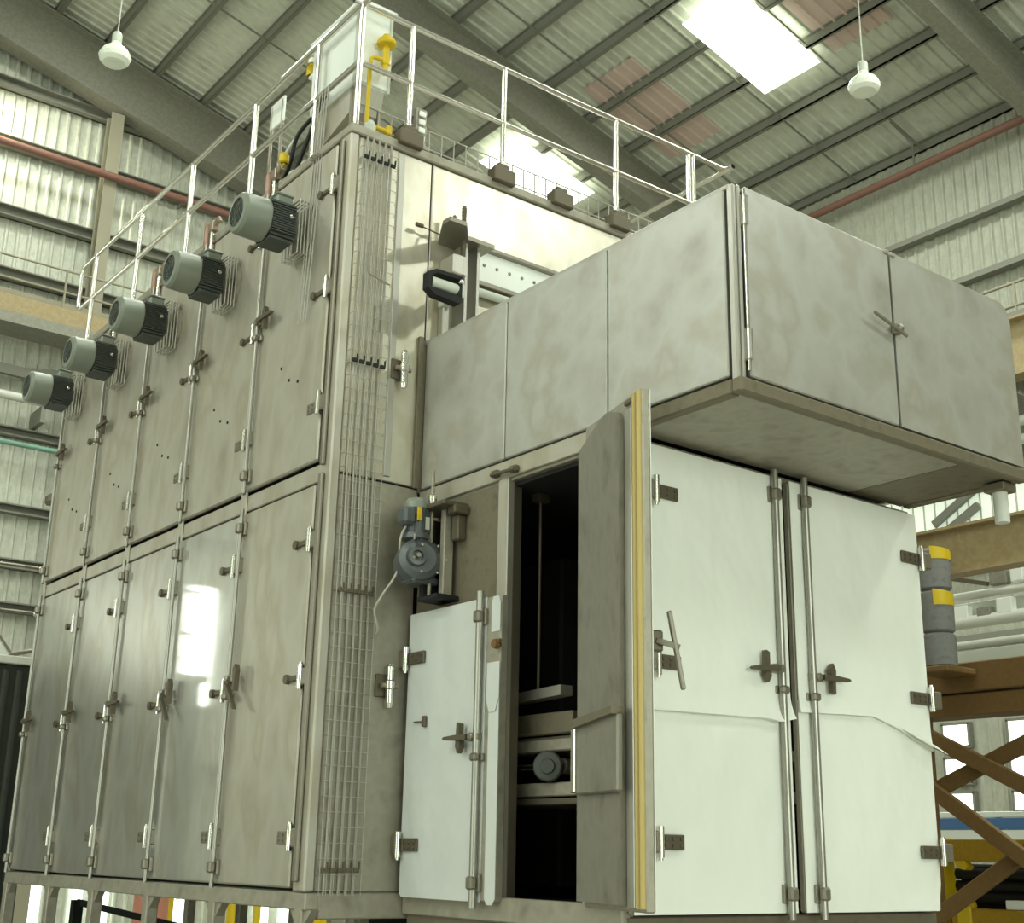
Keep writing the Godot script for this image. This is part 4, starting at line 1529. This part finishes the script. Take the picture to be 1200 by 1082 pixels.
	film(d3, [Vector2(0.985, 1.69), Vector2(1.08, 1.69), Vector2(1.08, 1.88), Vector2(1.06, 1.925), Vector2(1.0, 1.925), Vector2(0.985, 1.89)], 0.072, 0.002, 29, 0.0, M.film_shaded)
	nb()
	lathe([Vector2(0.02, 0), Vector2(0.035, 0.02), Vector2(0.03, 0.05), Vector2(0, 0.055)], Vector3(1.075, 1.60, 0.072), Vector3.BACK, 12)
	rod(Vector3(1.06, 1.60, 0.10), Vector3(1.12, 1.62, 0.10), 0.014, 8)
	done("latch_knob", M.brown, d3)
	nb()
	bx(Vector3(0.25, 1.16, 0.09), Vector3(0.04, 0.075, 0.025), 0.005)
	rod(Vector3(0.12, 1.162, 0.088), Vector3(0.24, 1.16, 0.088), 0.006, 6)
	done("door_contact", M.handle, d3)
	# the big side door, swung right back
	open_door(o)


func open_door(o: Node) -> void:
	var dx := Vector3(-0.30, 0, 0.955).normalized()
	var bs := Basis(dx, Vector3.UP, dx.cross(Vector3.UP))
	var w := 0.83
	var h := 2.865
	nb()
	bx(Vector3(w * 0.5, h * 0.5, -0.025), Vector3(w, h, 0.05), 0.010)
	var d := done("door", M.steel_dull, o)
	d.transform = Transform3D(bs, Vector3(0.695, 1.325, 1.955))
	d.set_meta("label", "big side door swung open with yellow gasket")
	# lining tray with rounded top
	nb()
	var poly := [Vector2(0.0, 0.03), Vector2(0.60, 0.03), Vector2(0.60, 2.66), Vector2(0.585, 2.74), Vector2(0.55, 2.79), Vector2(0.48, 2.815), Vector2(0.42, 2.825), Vector2(0.30, 2.80), Vector2(0.12, 2.74), Vector2(0.0, 2.70)]
	prism(poly, Vector3(0, 0, 0.0), Vector3.RIGHT, Vector3.UP, Vector3(0, 0, 0.045))
	done("lining", M.lining, d)
	nb()
	bc(Vector3(0.61, 0.02, 0.0), Vector3(0.70, 2.78, 0.012), 0.004)
	done("flange", M.steel_satin, d)
	nb()
	bc(Vector3(0.06, 0.61, 0.045), Vector3(0.65, 1.04, 0.085), 0.01)
	done("baffle", M.lining, d)
	nb()
	prism([Vector2(0.06, 1.03), Vector2(0.65, 1.06), Vector2(0.65, 1.02), Vector2(0.06, 0.98)], Vector3(0, 0, 0.045), Vector3.RIGHT, Vector3.UP, Vector3(0, 0, 0.075))
	done("baffle_fold", M.steel_brown, d)
	nb()
	bc(Vector3(0.04, 0.62, 0.045), Vector3(0.095, 0.99, 0.105), 0.006)
	done("baffle_edge", M.chrome, d)
	for x in [0.745, 0.80]:
		nb()
		rod(Vector3(x, 0.02, 0.006), Vector3(x, h - 0.02, 0.006), 0.018, 10)
		done("gasket", M.gasket, d)
	nb()
	bc(Vector3(0.62, h - 0.06, 0.0), Vector3(0.73, h - 0.03, 0.02), 0.006)
	done("top_lip", M.steel_brown, d)
	nb()
	bc(Vector3(0.01, 0.01, -0.056), Vector3(w - 0.005, h - 0.01, -0.05), 0.002)
	done("protective_film", M.film, d)
	for y in [0.35, 1.42, 2.46]:
		nb()
		rod(Vector3(-0.02, y - 0.08, -0.02), Vector3(-0.02, y + 0.08, -0.02), 0.022, 10)
		done("hinge_pin", M.chrome, d)
	nb()
	rod(Vector3(0.52, 0.1, -0.085), Vector3(0.52, h - 0.1, -0.085), 0.02, 10)
	done("lock_bar", M.chrome, d)
	nb()
	bx(Vector3(0.70, 1.42, -0.115), Vector3(0.08, 0.12, 0.09), 0.01)
	done("handle_hub", M.handle, d)
	nb()
	bar(Vector3(0.79, 1.58, -0.17), Vector3(0.81, 1.15, -0.24), 0.035, 0.022, Vector3.BACK, 0.006)
	bar(Vector3(0.74, 1.42, -0.12), Vector3(0.81, 1.38, -0.22), 0.03, 0.03)
	done("handle_lever", M.bracket, d)


func build_machinery() -> void:
	# geared motor on the slide beside the lower cabinet
	var o := thing("gear_motor", "blue-grey geared motor with yellow sticker mounted above the small white door", "motor", Vector3(0.50, 3.60, 0.34))
	nb()
	lathe([Vector2(0.0, 0.42), Vector2(0.07, 0.415), Vector2(0.095, 0.385), Vector2(0.098, 0.34), Vector2(0.088, 0.335)], Vector3.ZERO, Vector3.UP, 22)
	done("fan_cowl", M.motor, o)
	nb()
	lathe([Vector2(0.088, 0.345), Vector2(0.086, 0.16), Vector2(0.10, 0.155), Vector2(0.105, 0.12), Vector2(0.06, 0.10)], Vector3.ZERO, Vector3.UP, 22)
	for k in 16:
		var a := TAU * k / 16
		bx(Vector3(cos(a) * 0.088, 0.25, sin(a) * 0.088), Vector3(0.016, 0.17, 0.006), 0.0, Basis(Vector3.UP, -a))
	done("motor_body", M.gear, o)
	nb()
	bx(Vector3(-0.105, 0.27, 0.03), Vector3(0.10, 0.13, 0.12), 0.02)
	done("terminal_box", M.gear, o)
	nb()
	bx(Vector3(-0.045, 0.285, 0.105), Vector3(0.035, 0.095, 0.012), 0.002)
	done("sticker", M.yellow, o)
	nb()
	bx(Vector3(0.035, 0.23, 0.088), Vector3(0.035, 0.09, 0.008), 0.002)
	done("nameplate", M.offwhite, o)
	nb()
	lathe([Vector2(0.0, -0.13), Vector2(0.13, -0.13), Vector2(0.155, -0.11), Vector2(0.16, 0.0), Vector2(0.15, 0.09), Vector2(0.11, 0.12), Vector2(0.0, 0.12)], Vector3(0.02, -0.04, 0), Vector3(-0.35, 0.1, 0.93), 22)
	bx(Vector3(0.03, -0.02, 0.0), Vector3(0.25, 0.24, 0.20), 0.03)
	bx(Vector3(0.05, -0.17, 0.0), Vector3(0.22, 0.06, 0.16), 0.015)
	done("gearbox", M.gear, o)
	nb()
	lathe([Vector2(0.07, 0.0), Vector2(0.065, 0.03), Vector2(0.04, 0.035), Vector2(0.038, 0.012), Vector2(0.0, 0.012)], Vector3(-0.055, -0.03, 0.11), Vector3(-0.35, 0.1, 0.93), 18)
	done("shaft_cover", M.gear, o)
	nb()
	rod(Vector3(-0.058, -0.027, 0.12), Vector3(-0.07, -0.023, 0.155), 0.016, 10)
	for k in 6:
		var a := TAU * k / 6
		var v := Vector3(0.035, -0.035, 0.10) + Vector3(cos(a) * 0.11, sin(a) * 0.11, 0.03 + 0.035 * cos(a))
		rod(v, v + Vector3(-0.008, 0, 0.02), 0.009, 6)
	for x in [-0.06, 0.0, 0.06]:
		rod(Vector3(x, 0.10, 0.075), Vector3(x, 0.14, 0.078), 0.010, 6)
	done("bolt", M.bracket, o)
	nb()
	bx(Vector3(0.17, -0.02, -0.06), Vector3(0.10, 0.36, 0.16), 0.01)
	done("mount_plate", M.handle, o)
	# vertical screw slide that carries it
	var s := thing("screw_slide", "vertical screw slide carrying the geared motor on the cabinet side", "slide", Vector3(BX, 3.28, 0.45))
	nb()
	bc(Vector3(-0.10, 0.0, 0.02), Vector3(-0.02, 0.66, 0.075), 0.006)
	bc(Vector3(-0.06, 0.0, -0.02), Vector3(0.012, 0.66, 0.02), 0.004)
	done("guide_post", M.steel_dull, s)
	nb()
	bc(Vector3(-0.20, 0.65, -0.18), Vector3(0.012, 0.685, 0.20), 0.006)
	done("top_plate", M.handle, s)
	nb()
	bc(Vector3(-0.12, 0.60, 0.13), Vector3(0.012, 0.66, 0.22), 0.008)
	bc(Vector3(-0.06, 0.42, 0.10), Vector3(0.012, 0.60, 0.18), 0.008)
	done("slide_block", M.handle, s)
	nb()
	rod(Vector3(-0.13, 0.02, -0.05), Vector3(-0.13, 0.96, -0.05), 0.014, 10)
	for k in 45:
		ring(Vector3(-0.13, 0.06 + 0.02 * k, -0.05), Vector3.UP, 0.014, 0.003, 8, 4)
	done("screw", M.steel_dull, s)
	nb()
	lathe([Vector2(0, 0.70), Vector2(0.03, 0.70), Vector2(0.032, 0.765), Vector2(0.0, 0.77)], Vector3(-0.13, 0, -0.05), Vector3.UP, 6)
	done("lock_nut", M.chrome, s)
	nb()
	bc(Vector3(-0.18, 0.0, -0.12), Vector3(0.012, 0.035, 0.12), 0.006)
	bc(Vector3(-0.17, 0.03, -0.12), Vector3(-0.02, 0.60, -0.08), 0.006)
	done("backing_plate", M.black, s)
	# cable from the motor
	nb()
	tube(curve([Vector3(0.40, 3.80, 0.36), Vector3(0.37, 3.70, 0.34), Vector3(0.40, 3.50, 0.28), Vector3(0.33, 3.32, 0.20), Vector3(0.31, 3.22, 0.14), Vector3(0.37, 3.10, 0.10), Vector3(0.40, 3.05, 0.006)], 5), 0.009, 6)
	tag(done("motor_cable", M.cable_grey), "thin pale cable hanging in a loop below the geared motor", "cable")
	# conveyor inside the lower cabinet, seen through the open doorway
	var c := thing("conveyor", "roller conveyor frame inside the open doorway of the lower cabinet", "conveyor", Vector3(1.0, 1.285, 0.0))
	for p in [[2.275, 0.075, 0.0], [2.0, 0.085, 0.0]]:
		nb()
		bc(Vector3(-0.03, p[0] - 1.285 - p[1] * 0.5, 0.30), Vector3(0.05, p[0] - 1.285 + p[1] * 0.5, 2.12), 0.008)
		done("side_beam", M.steel_dull, c)
	for p in [[2.275, 0.075], [2.0, 0.085]]:
		nb()
		bc(Vector3(1.6, p[0] - 1.285 - p[1] * 0.5, 0.30), Vector3(1.66, p[0] - 1.285 + p[1] * 0.5, 2.12), 0.008)
		done("side_beam", M.steel_dull, c)
	nb()
	rod(Vector3(-0.02, 0.86, 0.40), Vector3(-0.02, 0.86, 1.30), 0.02, 12)
	done("shaft", M.chrome, c)
	nb()
	lathe([Vector2(0.03, 0.0), Vector2(0.09, 0.0), Vector2(0.095, 0.01), Vector2(0.095, 0.05), Vector2(0.085, 0.06), Vector2(0.05, 0.062), Vector2(0.045, 0.08), Vector2(0.0, 0.08)], Vector3(-0.04, 0.855, 1.30), Vector3(-0.75, 0, 0.65), 22)
	done("bearing", M.motor_dark, c)
	nb()
	rod(Vector3(0.02, 0.86, 1.36), Vector3(1.65, 0.86, 1.36), 0.05, 14)
	rod(Vector3(0.02, 0.98, 0.9), Vector3(1.65, 0.98, 0.9), 0.04, 14)
	rod(Vector3(0.02, 0.98, 1.7), Vector3(1.65, 0.98, 1.7), 0.04, 14)
	done("roller", M.bracket, c)
	nb()
	bc(Vector3(-0.02, 1.06, 0.5), Vector3(0.5, 1.20, 1.50), 0.01)
	done("guide_block", M.steel_brown, c)
	nb()
	bc(Vector3(-0.05, 0.62, 0.3), Vector3(1.5, 0.66, 2.0), 0.006)
	bc(Vector3(-0.02, 1.00, 0.3), Vector3(0.4, 1.045, 1.6), 0.006)
	done("drip_tray", M.handle, c)
	nb()
	for z in [0.35, 2.08]:
		for x in [0.01, 1.63]:
			bc(Vector3(x - 0.03, 0.0, z - 0.03), Vector3(x + 0.03, 1.03, z + 0.03), 0.004)
	done("stand", M.handle, c)
	nb()
	bc(Vector3(-0.08, 0.66, 0.93), Vector3(-0.05, 0.80, 0.955), 0.004)
	bc(Vector3(-0.08, 0.93, 0.93), Vector3(-0.05, 1.10, 0.955), 0.004)
	done("end_plate", M.pale, c)
	nb()
	prism([Vector2(0.60, 1.345), Vector2(1.36, 1.375), Vector2(1.36, 1.31), Vector2(0.60, 1.28)], Vector3(0.0, 0, 0), Vector3.BACK, Vector3.UP, Vector3(0.10, 0, 0))
	done("guide_arm", M.steel, c)
	nb()
	bc(Vector3(0.02, 1.0, 0.55), Vector3(0.07, 1.30, 0.60))
	rod(Vector3(0.05, 1.35, 1.065), Vector3(0.05, 2.70, 1.065), 0.012, 8)
	bc(Vector3(0.0, 2.66, 1.03), Vector3(0.10, 2.745, 1.10))
	done("guide_rod", M.handle, c)
	nb()
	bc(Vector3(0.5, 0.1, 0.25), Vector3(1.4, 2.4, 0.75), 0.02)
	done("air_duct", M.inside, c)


func build_left_yard() -> void:
	# dark curtained cabin and white hood left of the oven
	var o := thing("dark_cabin", "dark curtained cabin behind the far end of the oven", "cabin", Vector3(0, 0, -9.0))
	nb()
	bc(Vector3(-3.2, 0.0, -2.5), Vector3(0.95, 3.78, 0.0), 0.02)
	done("body", M.curtain, o)
	nb()
	for k in 24:
		rod(Vector3(-3.1 + k * 0.17, 0.05, 0.01), Vector3(-3.1 + k * 0.17, 3.7, 0.01), 0.05, 8)
	done("curtain", M.curtain, o)
	nb()
	bc(Vector3(-3.25, 3.78, -2.55), Vector3(1.15, 3.88, 0.06), 0.01)
	done("roof", M.pale, o)
	var h := thing("extract_hood", "white sloping extract hood on top of the dark cabin", "hood", Vector3(0, 3.88, -9.0))
	nb()
	prism([Vector2(-2.6, 0.0), Vector2(0.52, 0.0), Vector2(0.10, 0.55), Vector2(0.0, 0.72), Vector2(-2.0, 0.72)], Vector3(0, 0, -2.0), Vector3.RIGHT, Vector3.UP, Vector3(0, 0, 1.9))
	done("hood", M.white, h)
	nb()
	rod(Vector3(0.50, 0.02, -0.05), Vector3(1.2, 0.22, -0.05), 0.03, 8)
	rod(Vector3(0.35, 0.25, -0.05), Vector3(0.52, 0.04, -0.05), 0.02, 8)
	done("edge_trim", M.bracket, h)
	nb()
	lathe([Vector2(0.0, -0.05), Vector2(0.06, -0.03), Vector2(0.06, 0.03), Vector2(0, 0.05)], Vector3(0.10, 0.60, -0.06), Vector3.BACK, 12)
	done("lamp", M.chrome, h)
	for p in [[4.98, "upper"], [4.40, "lower"]]:
		nb()
		rod(Vector3(-3.0, p[0] - 0.02, -8.7), Vector3(0.78, p[0] + 0.0, -8.7), 0.022, 8)
		var b := done("guy_rod", M.bracket)
		tag(b, "thin level rod with bright end fitting beside the oven's far end, %s of the two" % p[1], "rod")
		nb()
		lathe([Vector2(0, -0.10), Vector2(0.03, -0.06), Vector2(0.065, 0.0), Vector2(0.03, 0.07), Vector2(0, 0.2)], Vector3(0.70, p[0], -8.7), Vector3.RIGHT, 12)
		done("end_fitting", M.chrome, b)
		nb()
		bc(Vector3(0.95, p[0] - 0.03, -8.75), Vector3(1.0, p[0] + 0.03, -8.65))
		rod(Vector3(0.78, p[0], -8.7), Vector3(1.0, p[0], -8.7), 0.02, 8)
		done("stay", M.bracket, b)
	nb()
	rod(Vector3(0.98, 3.85, -8.7), Vector3(0.98, 6.6, -8.7), 0.04, 10)
	var st2 := done("stay_post", M.girt)
	tag(st2, "upright post with a bell box behind the oven's far end", "post")
	nb()
	bx(Vector3(0.78, 5.90, -8.7), Vector3(0.34, 0.14, 0.2), 0.03)
	bx(Vector3(0.80, 5.66, -8.7), Vector3(0.12, 0.2, 0.1), 0.01)
	done("bell_box", M.handle, st2)
	# yellow barriers, machines and a hopper seen under the oven
	var by := ["slim yellow bollard seen between oven legs, by the salmon drum", "slim yellow bollard seen between oven legs, by the dark hopper", "slim yellow bollard seen under the oven, second from the front corner", "slim yellow bollard seen under the small white door"]
	var bp := [Vector3(6.35, 0, -17.0), Vector3(7.8, 0, -17.2), Vector3(10.3, 0, -18.2), Vector3(12.6, 0, -17.0)]
	for k in 4:
		var b := thing("bollard", by[k], "bollard", bp[k], "yellow bollards under the oven")
		nb()
		lathe([Vector2(0.11, 0.0), Vector2(0.11, 0.95), Vector2(0.09, 1.02), Vector2(0.0, 1.05)], Vector3.ZERO, Vector3.UP, 16)
		done("post", M.yellow, b)
		nb()
		lathe([Vector2(0.18, 0.0), Vector2(0.18, 0.02), Vector2(0.11, 0.03)], Vector3.ZERO, Vector3.UP, 16)
		done("base_plate", M.girt, b)
	for p in [[Vector3(8.9, 0, -16.8), 0.75, "yellow machine guard under the oven beside the bright openings"], [Vector3(11.3, 0, -17.4), 0.55, "yellow machine guard under the oven's front corner"], [Vector3(13.4, 0, -14.0), 0.9, "yellow machine guard under the open doorway"]]:
		var m := thing("machine_guard", p[2], "guard", p[0], "yellow machine guards under the oven")
		for x in [-p[1], p[1]]:
			nb()
			bc(Vector3(x - 0.06, 0, -0.06), Vector3(x + 0.06, 1.0, 0.06), 0.01)
			done("post", M.yellow, m)
		nb()
		bc(Vector3(-p[1], 0.55, -0.02), Vector3(-p[1] * 0.1, 0.92, 0.02), 0.006)
		done("infill_panel", M.yellow, m)
		nb()
		bc(Vector3(p[1] * 0.25, 0.1, -0.02), Vector3(p[1], 0.92, 0.02), 0.006)
		done("infill_panel", M.yellow, m)
	nb()
	lathe([Vector2(0.32, 0.0), Vector2(0.34, 0.03), Vector2(0.32, 0.06), Vector2(0.32, 0.9), Vector2(0.34, 0.93), Vector2(0.30, 0.96), Vector2(0, 0.96)], Vector3.ZERO, Vector3.UP, 20)
	var dr := done("drum", M.salmon)
	dr.position = Vector3(5.8, 0, -16.5)
	tag(dr, "salmon-coloured drum seen between the oven legs", "drum")
	var hp := thing("hopper", "dark hopper hanging between the legs under the oven", "hopper", Vector3(2.6, 0.0, -3.1))
	nb()
	prism([Vector2(-0.55, 0.62), Vector2(0.55, 0.62), Vector2(0.20, 0.86), Vector2(0.20, 1.24), Vector2(-0.2, 1.24), Vector2(-0.2, 0.86)], Vector3(0, 0, -0.3), Vector3.RIGHT, Vector3.UP, Vector3(0, 0, 0.6))
	done("hood", M.black, hp)
	nb()
	bc(Vector3(-0.5, 0.0, -0.3), Vector3(0.5, 0.62, 0.3), 0.02)
	done("bin", M.black, hp)
	for e in [[Vector3(1.0, 0.75, -5.6), Vector3(3.4, 1.0, -0.6), "longer black sloping rail on short posts under the oven"], [Vector3(0.6, 1.05, -5.9), Vector3(2.5, 0.55, -4.2), "shorter black sloping rail under the oven's far end"]]:
		nb()
		bar(e[0], e[1], 0.06, 0.06)
		var sr := done("sloping_rail", M.black)
		tag(sr, e[2], "rail")
		for k in 2:
			nb()
			bc(Vector3(e[k].x - 0.05, 0.0, e[k].z - 0.05), Vector3(e[k].x + 0.05, e[k].y + 0.02, e[k].z + 0.05))
			done("post", M.black, sr)


func build_right_yard() -> void:
	# steel trestle with crossed braces right of the cabinets
	var o := thing("steel_trestle", "rusty brown steel trestle with crossed braces and a tan top beam", "trestle", Vector3(7.0, 0, 0))
	nb()
	ibeam(Vector3(0, 4.64, -2.5), Vector3(0, 4.64, 6.0), 0.50, 0.22, 0.03)
	done("top_beam", M.tan, o)
	nb()
	bc(Vector3(-0.10, 3.215, -2.5), Vector3(0.10, 3.50, 6.0), 0.012)
	done("middle_beam", M.brown, o)
	nb()
	bc(Vector3(-0.05, 2.99, -2.5), Vector3(0.30, 3.20, 6.0), 0.01)
	done("lower_channel", M.brown, o)
	for z in [-2.3, 5.8]:
		nb()
		bc(Vector3(-0.1, 0, z - 0.1), Vector3(0.1, 4.39, z + 0.1), 0.01)
		done("post", M.brown, o)
	var X := [[Vector3(0.0, 2.86, -0.20), Vector3(0.0, 1.93, 1.65)], [Vector3(0.08, 2.25, -0.25), Vector3(0.08, 3.0, 1.65)], [Vector3(0.0, 2.33, -0.16), Vector3(0.0, 1.30, 1.35)], [Vector3(0.08, 1.05, -0.30), Vector3(0.08, 2.02, 1.30)]]
	for e in X:
		for dz in [-3.9, 0.0, 2.0]:
			nb()
			bar(e[0] + Vector3(0, 0, dz), e[1] + Vector3(0, 0, dz), 0.07, 0.15, Vector3.UP, 0.008)
			done("brace", M.brown, o)
	for z in [-0.24, 1.75, 3.75]:
		nb()
		bc(Vector3(0.10, 0, z - 0.05), Vector3(0.2, 3.0, z + 0.05), 0.006)
		done("inner_post", M.brown, o)
	# padded column
	var c := thing("padded_column", "grey padded column with yellow bands standing on the trestle's brown beam", "column", Vector3(6.62, 3.36, 0.36))
	nb()
	bc(Vector3(-0.2, 0.0, -0.2), Vector3(0.279, 0.06, 0.2), 0.01)
	done("base_plate", M.brown, c)
	var y := 0.06
	for k in 3:
		var hh: float = [0.34, 0.42, 0.42][k]
		nb()
		lathe([Vector2(0.0, 0.0), Vector2(0.13, 0.0), Vector2(0.155, 0.02), Vector2(0.158, hh * 0.5), Vector2(0.155, hh - 0.03), Vector2(0.13, hh - 0.005), Vector2(0.0, hh - 0.005)], Vector3(0, y, 0), Vector3.UP, 24)
		done("pad", M.padding, c)
		y += hh
	nb()
	var band := []
	for k in 13:
		var a := TAU * k / 12 * 0.5 - 0.4
		band.append(a)
	for q in [[0.66, 0.16], [1.12, 0.13]]:
		for k in 12:
			var a0: float = band[k]
			var a1: float = band[k + 1]
			var n0 := Vector3(cos(a0), 0, sin(a0))
			var n1 := Vector3(cos(a1), 0, sin(a1))
			var h0: float = q[1] * (0.45 + 0.55 * k / 12.0)
			var h1: float = q[1] * (0.45 + 0.55 * (k + 1) / 12.0)
			qs(n0 * 0.164 + Vector3(0, q[0], 0), n1 * 0.164 + Vector3(0, q[0], 0), n1 * 0.164 + Vector3(0, q[0] + h1, 0), n0 * 0.164 + Vector3(0, q[0] + h0, 0), n0, n1, n1, n0)
	done("yellow_band", M.yellow, c)
	# white pipe rack behind the trestle
	var r := thing("pipe_rack", "white pipe rack with boxes behind the padded column", "rack", Vector3(9.0, 0, 0))
	for z in [-3.0, 4.0]:
		nb()
		bc(Vector3(-0.08, 0, z - 0.08), Vector3(0.08, 4.9, z + 0.08), 0.01)
		done("post", M.pale, r)
	for p in [[4.62, 0.05], [4.31, 0.075], [4.05, 0.045]]:
		nb()
		rod(Vector3(0, p[0], -3.0), Vector3(0, p[0], 4.0), p[1], 12)
		done("pipe", M.pale, r)
	nb()
	bc(Vector3(-0.03, 3.80, -3.0), Vector3(0.05, 3.98, 4.0), 0.006)
	bc(Vector3(0.1, 4.4, -3.0), Vector3(0.14, 4.56, 4.0), 0.006)
	done("shelf_rail", M.offwhite, r)
	for e in [[-0.62, 4.40, 0.18, 0.12, 1], [-0.35, 4.44, 0.2, 0.18, 0], [0.05, 4.42, 0.14, 0.13, 1], [-0.55, 3.62, 0.22, 0.26, 1], [-0.05, 3.64, 0.18, 0.26, 1], [-0.95, 4.42, 0.25, 0.17, 0], [-0.40, 4.77, 0.22, 0.16, 1], [-0.16, 4.78, 0.16, 0.18, 0], [0.08, 4.77, 0.14, 0.18, 1]]:
		nb()
		bc(Vector3(-0.06, e[1] - e[3] * 0.5, e[0] - e[2] * 0.5), Vector3(0.05, e[1] + e[3] * 0.5, e[0] + e[2] * 0.5), 0.01)
		done("box", M.frame if e[4] == 1 else M.white, r)
	nb()
	bar(Vector3(-0.1, 4.84, -1.0), Vector3(-0.1, 4.70, -0.5), 0.05, 0.05)
	done("strut", M.handle, r)
	# yellow machine frames with dark rollers below
	var f := thing("yellow_frame", "yellow machine frame with dark bed behind the crossed braces", "machine", Vector3(8.0, 0, 0))
	nb()
	bc(Vector3(-0.1, 1.62, -0.80), Vector3(0.1, 1.85, 3.0), 0.01)
	done("upper_rail", M.yellow_dirty, f)
	nb()
	bc(Vector3(-0.12, 0.0, -0.83), Vector3(0.12, 1.86, -0.69), 0.01)
	done("post", M.yellow, f)
	nb()
	bc(Vector3(-0.12, 0.0, 2.8), Vector3(0.12, 1.86, 2.95), 0.01)
	done("post", M.yellow, f)
	nb()
	bc(Vector3(-0.14, 0.85, -0.60), Vector3(0.1, 1.165, 3.0), 0.01)
	done("lower_rail", M.yellow_dirty, f)
	nb()
	prism([Vector2(-0.52, 1.63), Vector2(-0.50, 1.56), Vector2(-0.40, 1.54), Vector2(-0.37, 1.57), Vector2(-0.42, 1.63)], Vector3(-0.14, 0, 0), Vector3.BACK, Vector3.UP, Vector3(0.12, 0, 0))
	done("lug", M.yellow, f)
	nb()
	lathe([Vector2(0, -0.04), Vector2(0.07, -0.04), Vector2(0.08, 0.0), Vector2(0.07, 0.04), Vector2(0, 0.04)], Vector3(-0.06, 1.19, -0.44), Vector3.LEFT, 14)
	bc(Vector3(-0.16, 0.9, -0.52), Vector3(-0.1, 1.19, -0.36), 0.01)
	done("lug", M.yellow, f)
	nb()
	for yy in [1.50, 1.38, 1.27]:
		rod(Vector3(0.15, yy, -0.7), Vector3(0.15, yy, 2.9), 0.055, 12)
	bc(Vector3(0.2, 0.9, -0.7), Vector3(0.9, 1.6, 2.9), 0.02)
	done("roller_bed", M.black, f)
	nb()
	bc(Vector3(-0.12, 1.17, 0.02), Vector3(0.05, 1.26, 0.5), 0.008)
	done("tray", M.white, f)
	# blue and white barrier behind
	var b := thing("barrier", "long white barrier with a blue stripe behind the yellow frame", "barrier", Vector3(11.0, 0, 0))
	nb()
	bc(Vector3(-0.04, 1.83, -5.0), Vector3(0.04, 2.02, 4.0), 0.006)
	done("lower_board", M.white, b)
	nb()
	bc(Vector3(-0.045, 2.03, -5.0), Vector3(0.045, 2.17, 4.0), 0.006)
	done("blue_board", M.blue, b)
	nb()
	bc(Vector3(-0.04, 2.18, -5.0), Vector3(0.04, 2.25, 4.0), 0.006)
	done("top_board", M.white, b)
	for z in [-4.8, -2.0, 1.0, 3.8]:
		nb()
		bc(Vector3(0.045, 0, z - 0.05), Vector3(0.14, 2.2, z + 0.05))
		done("post", M.offwhite, b)
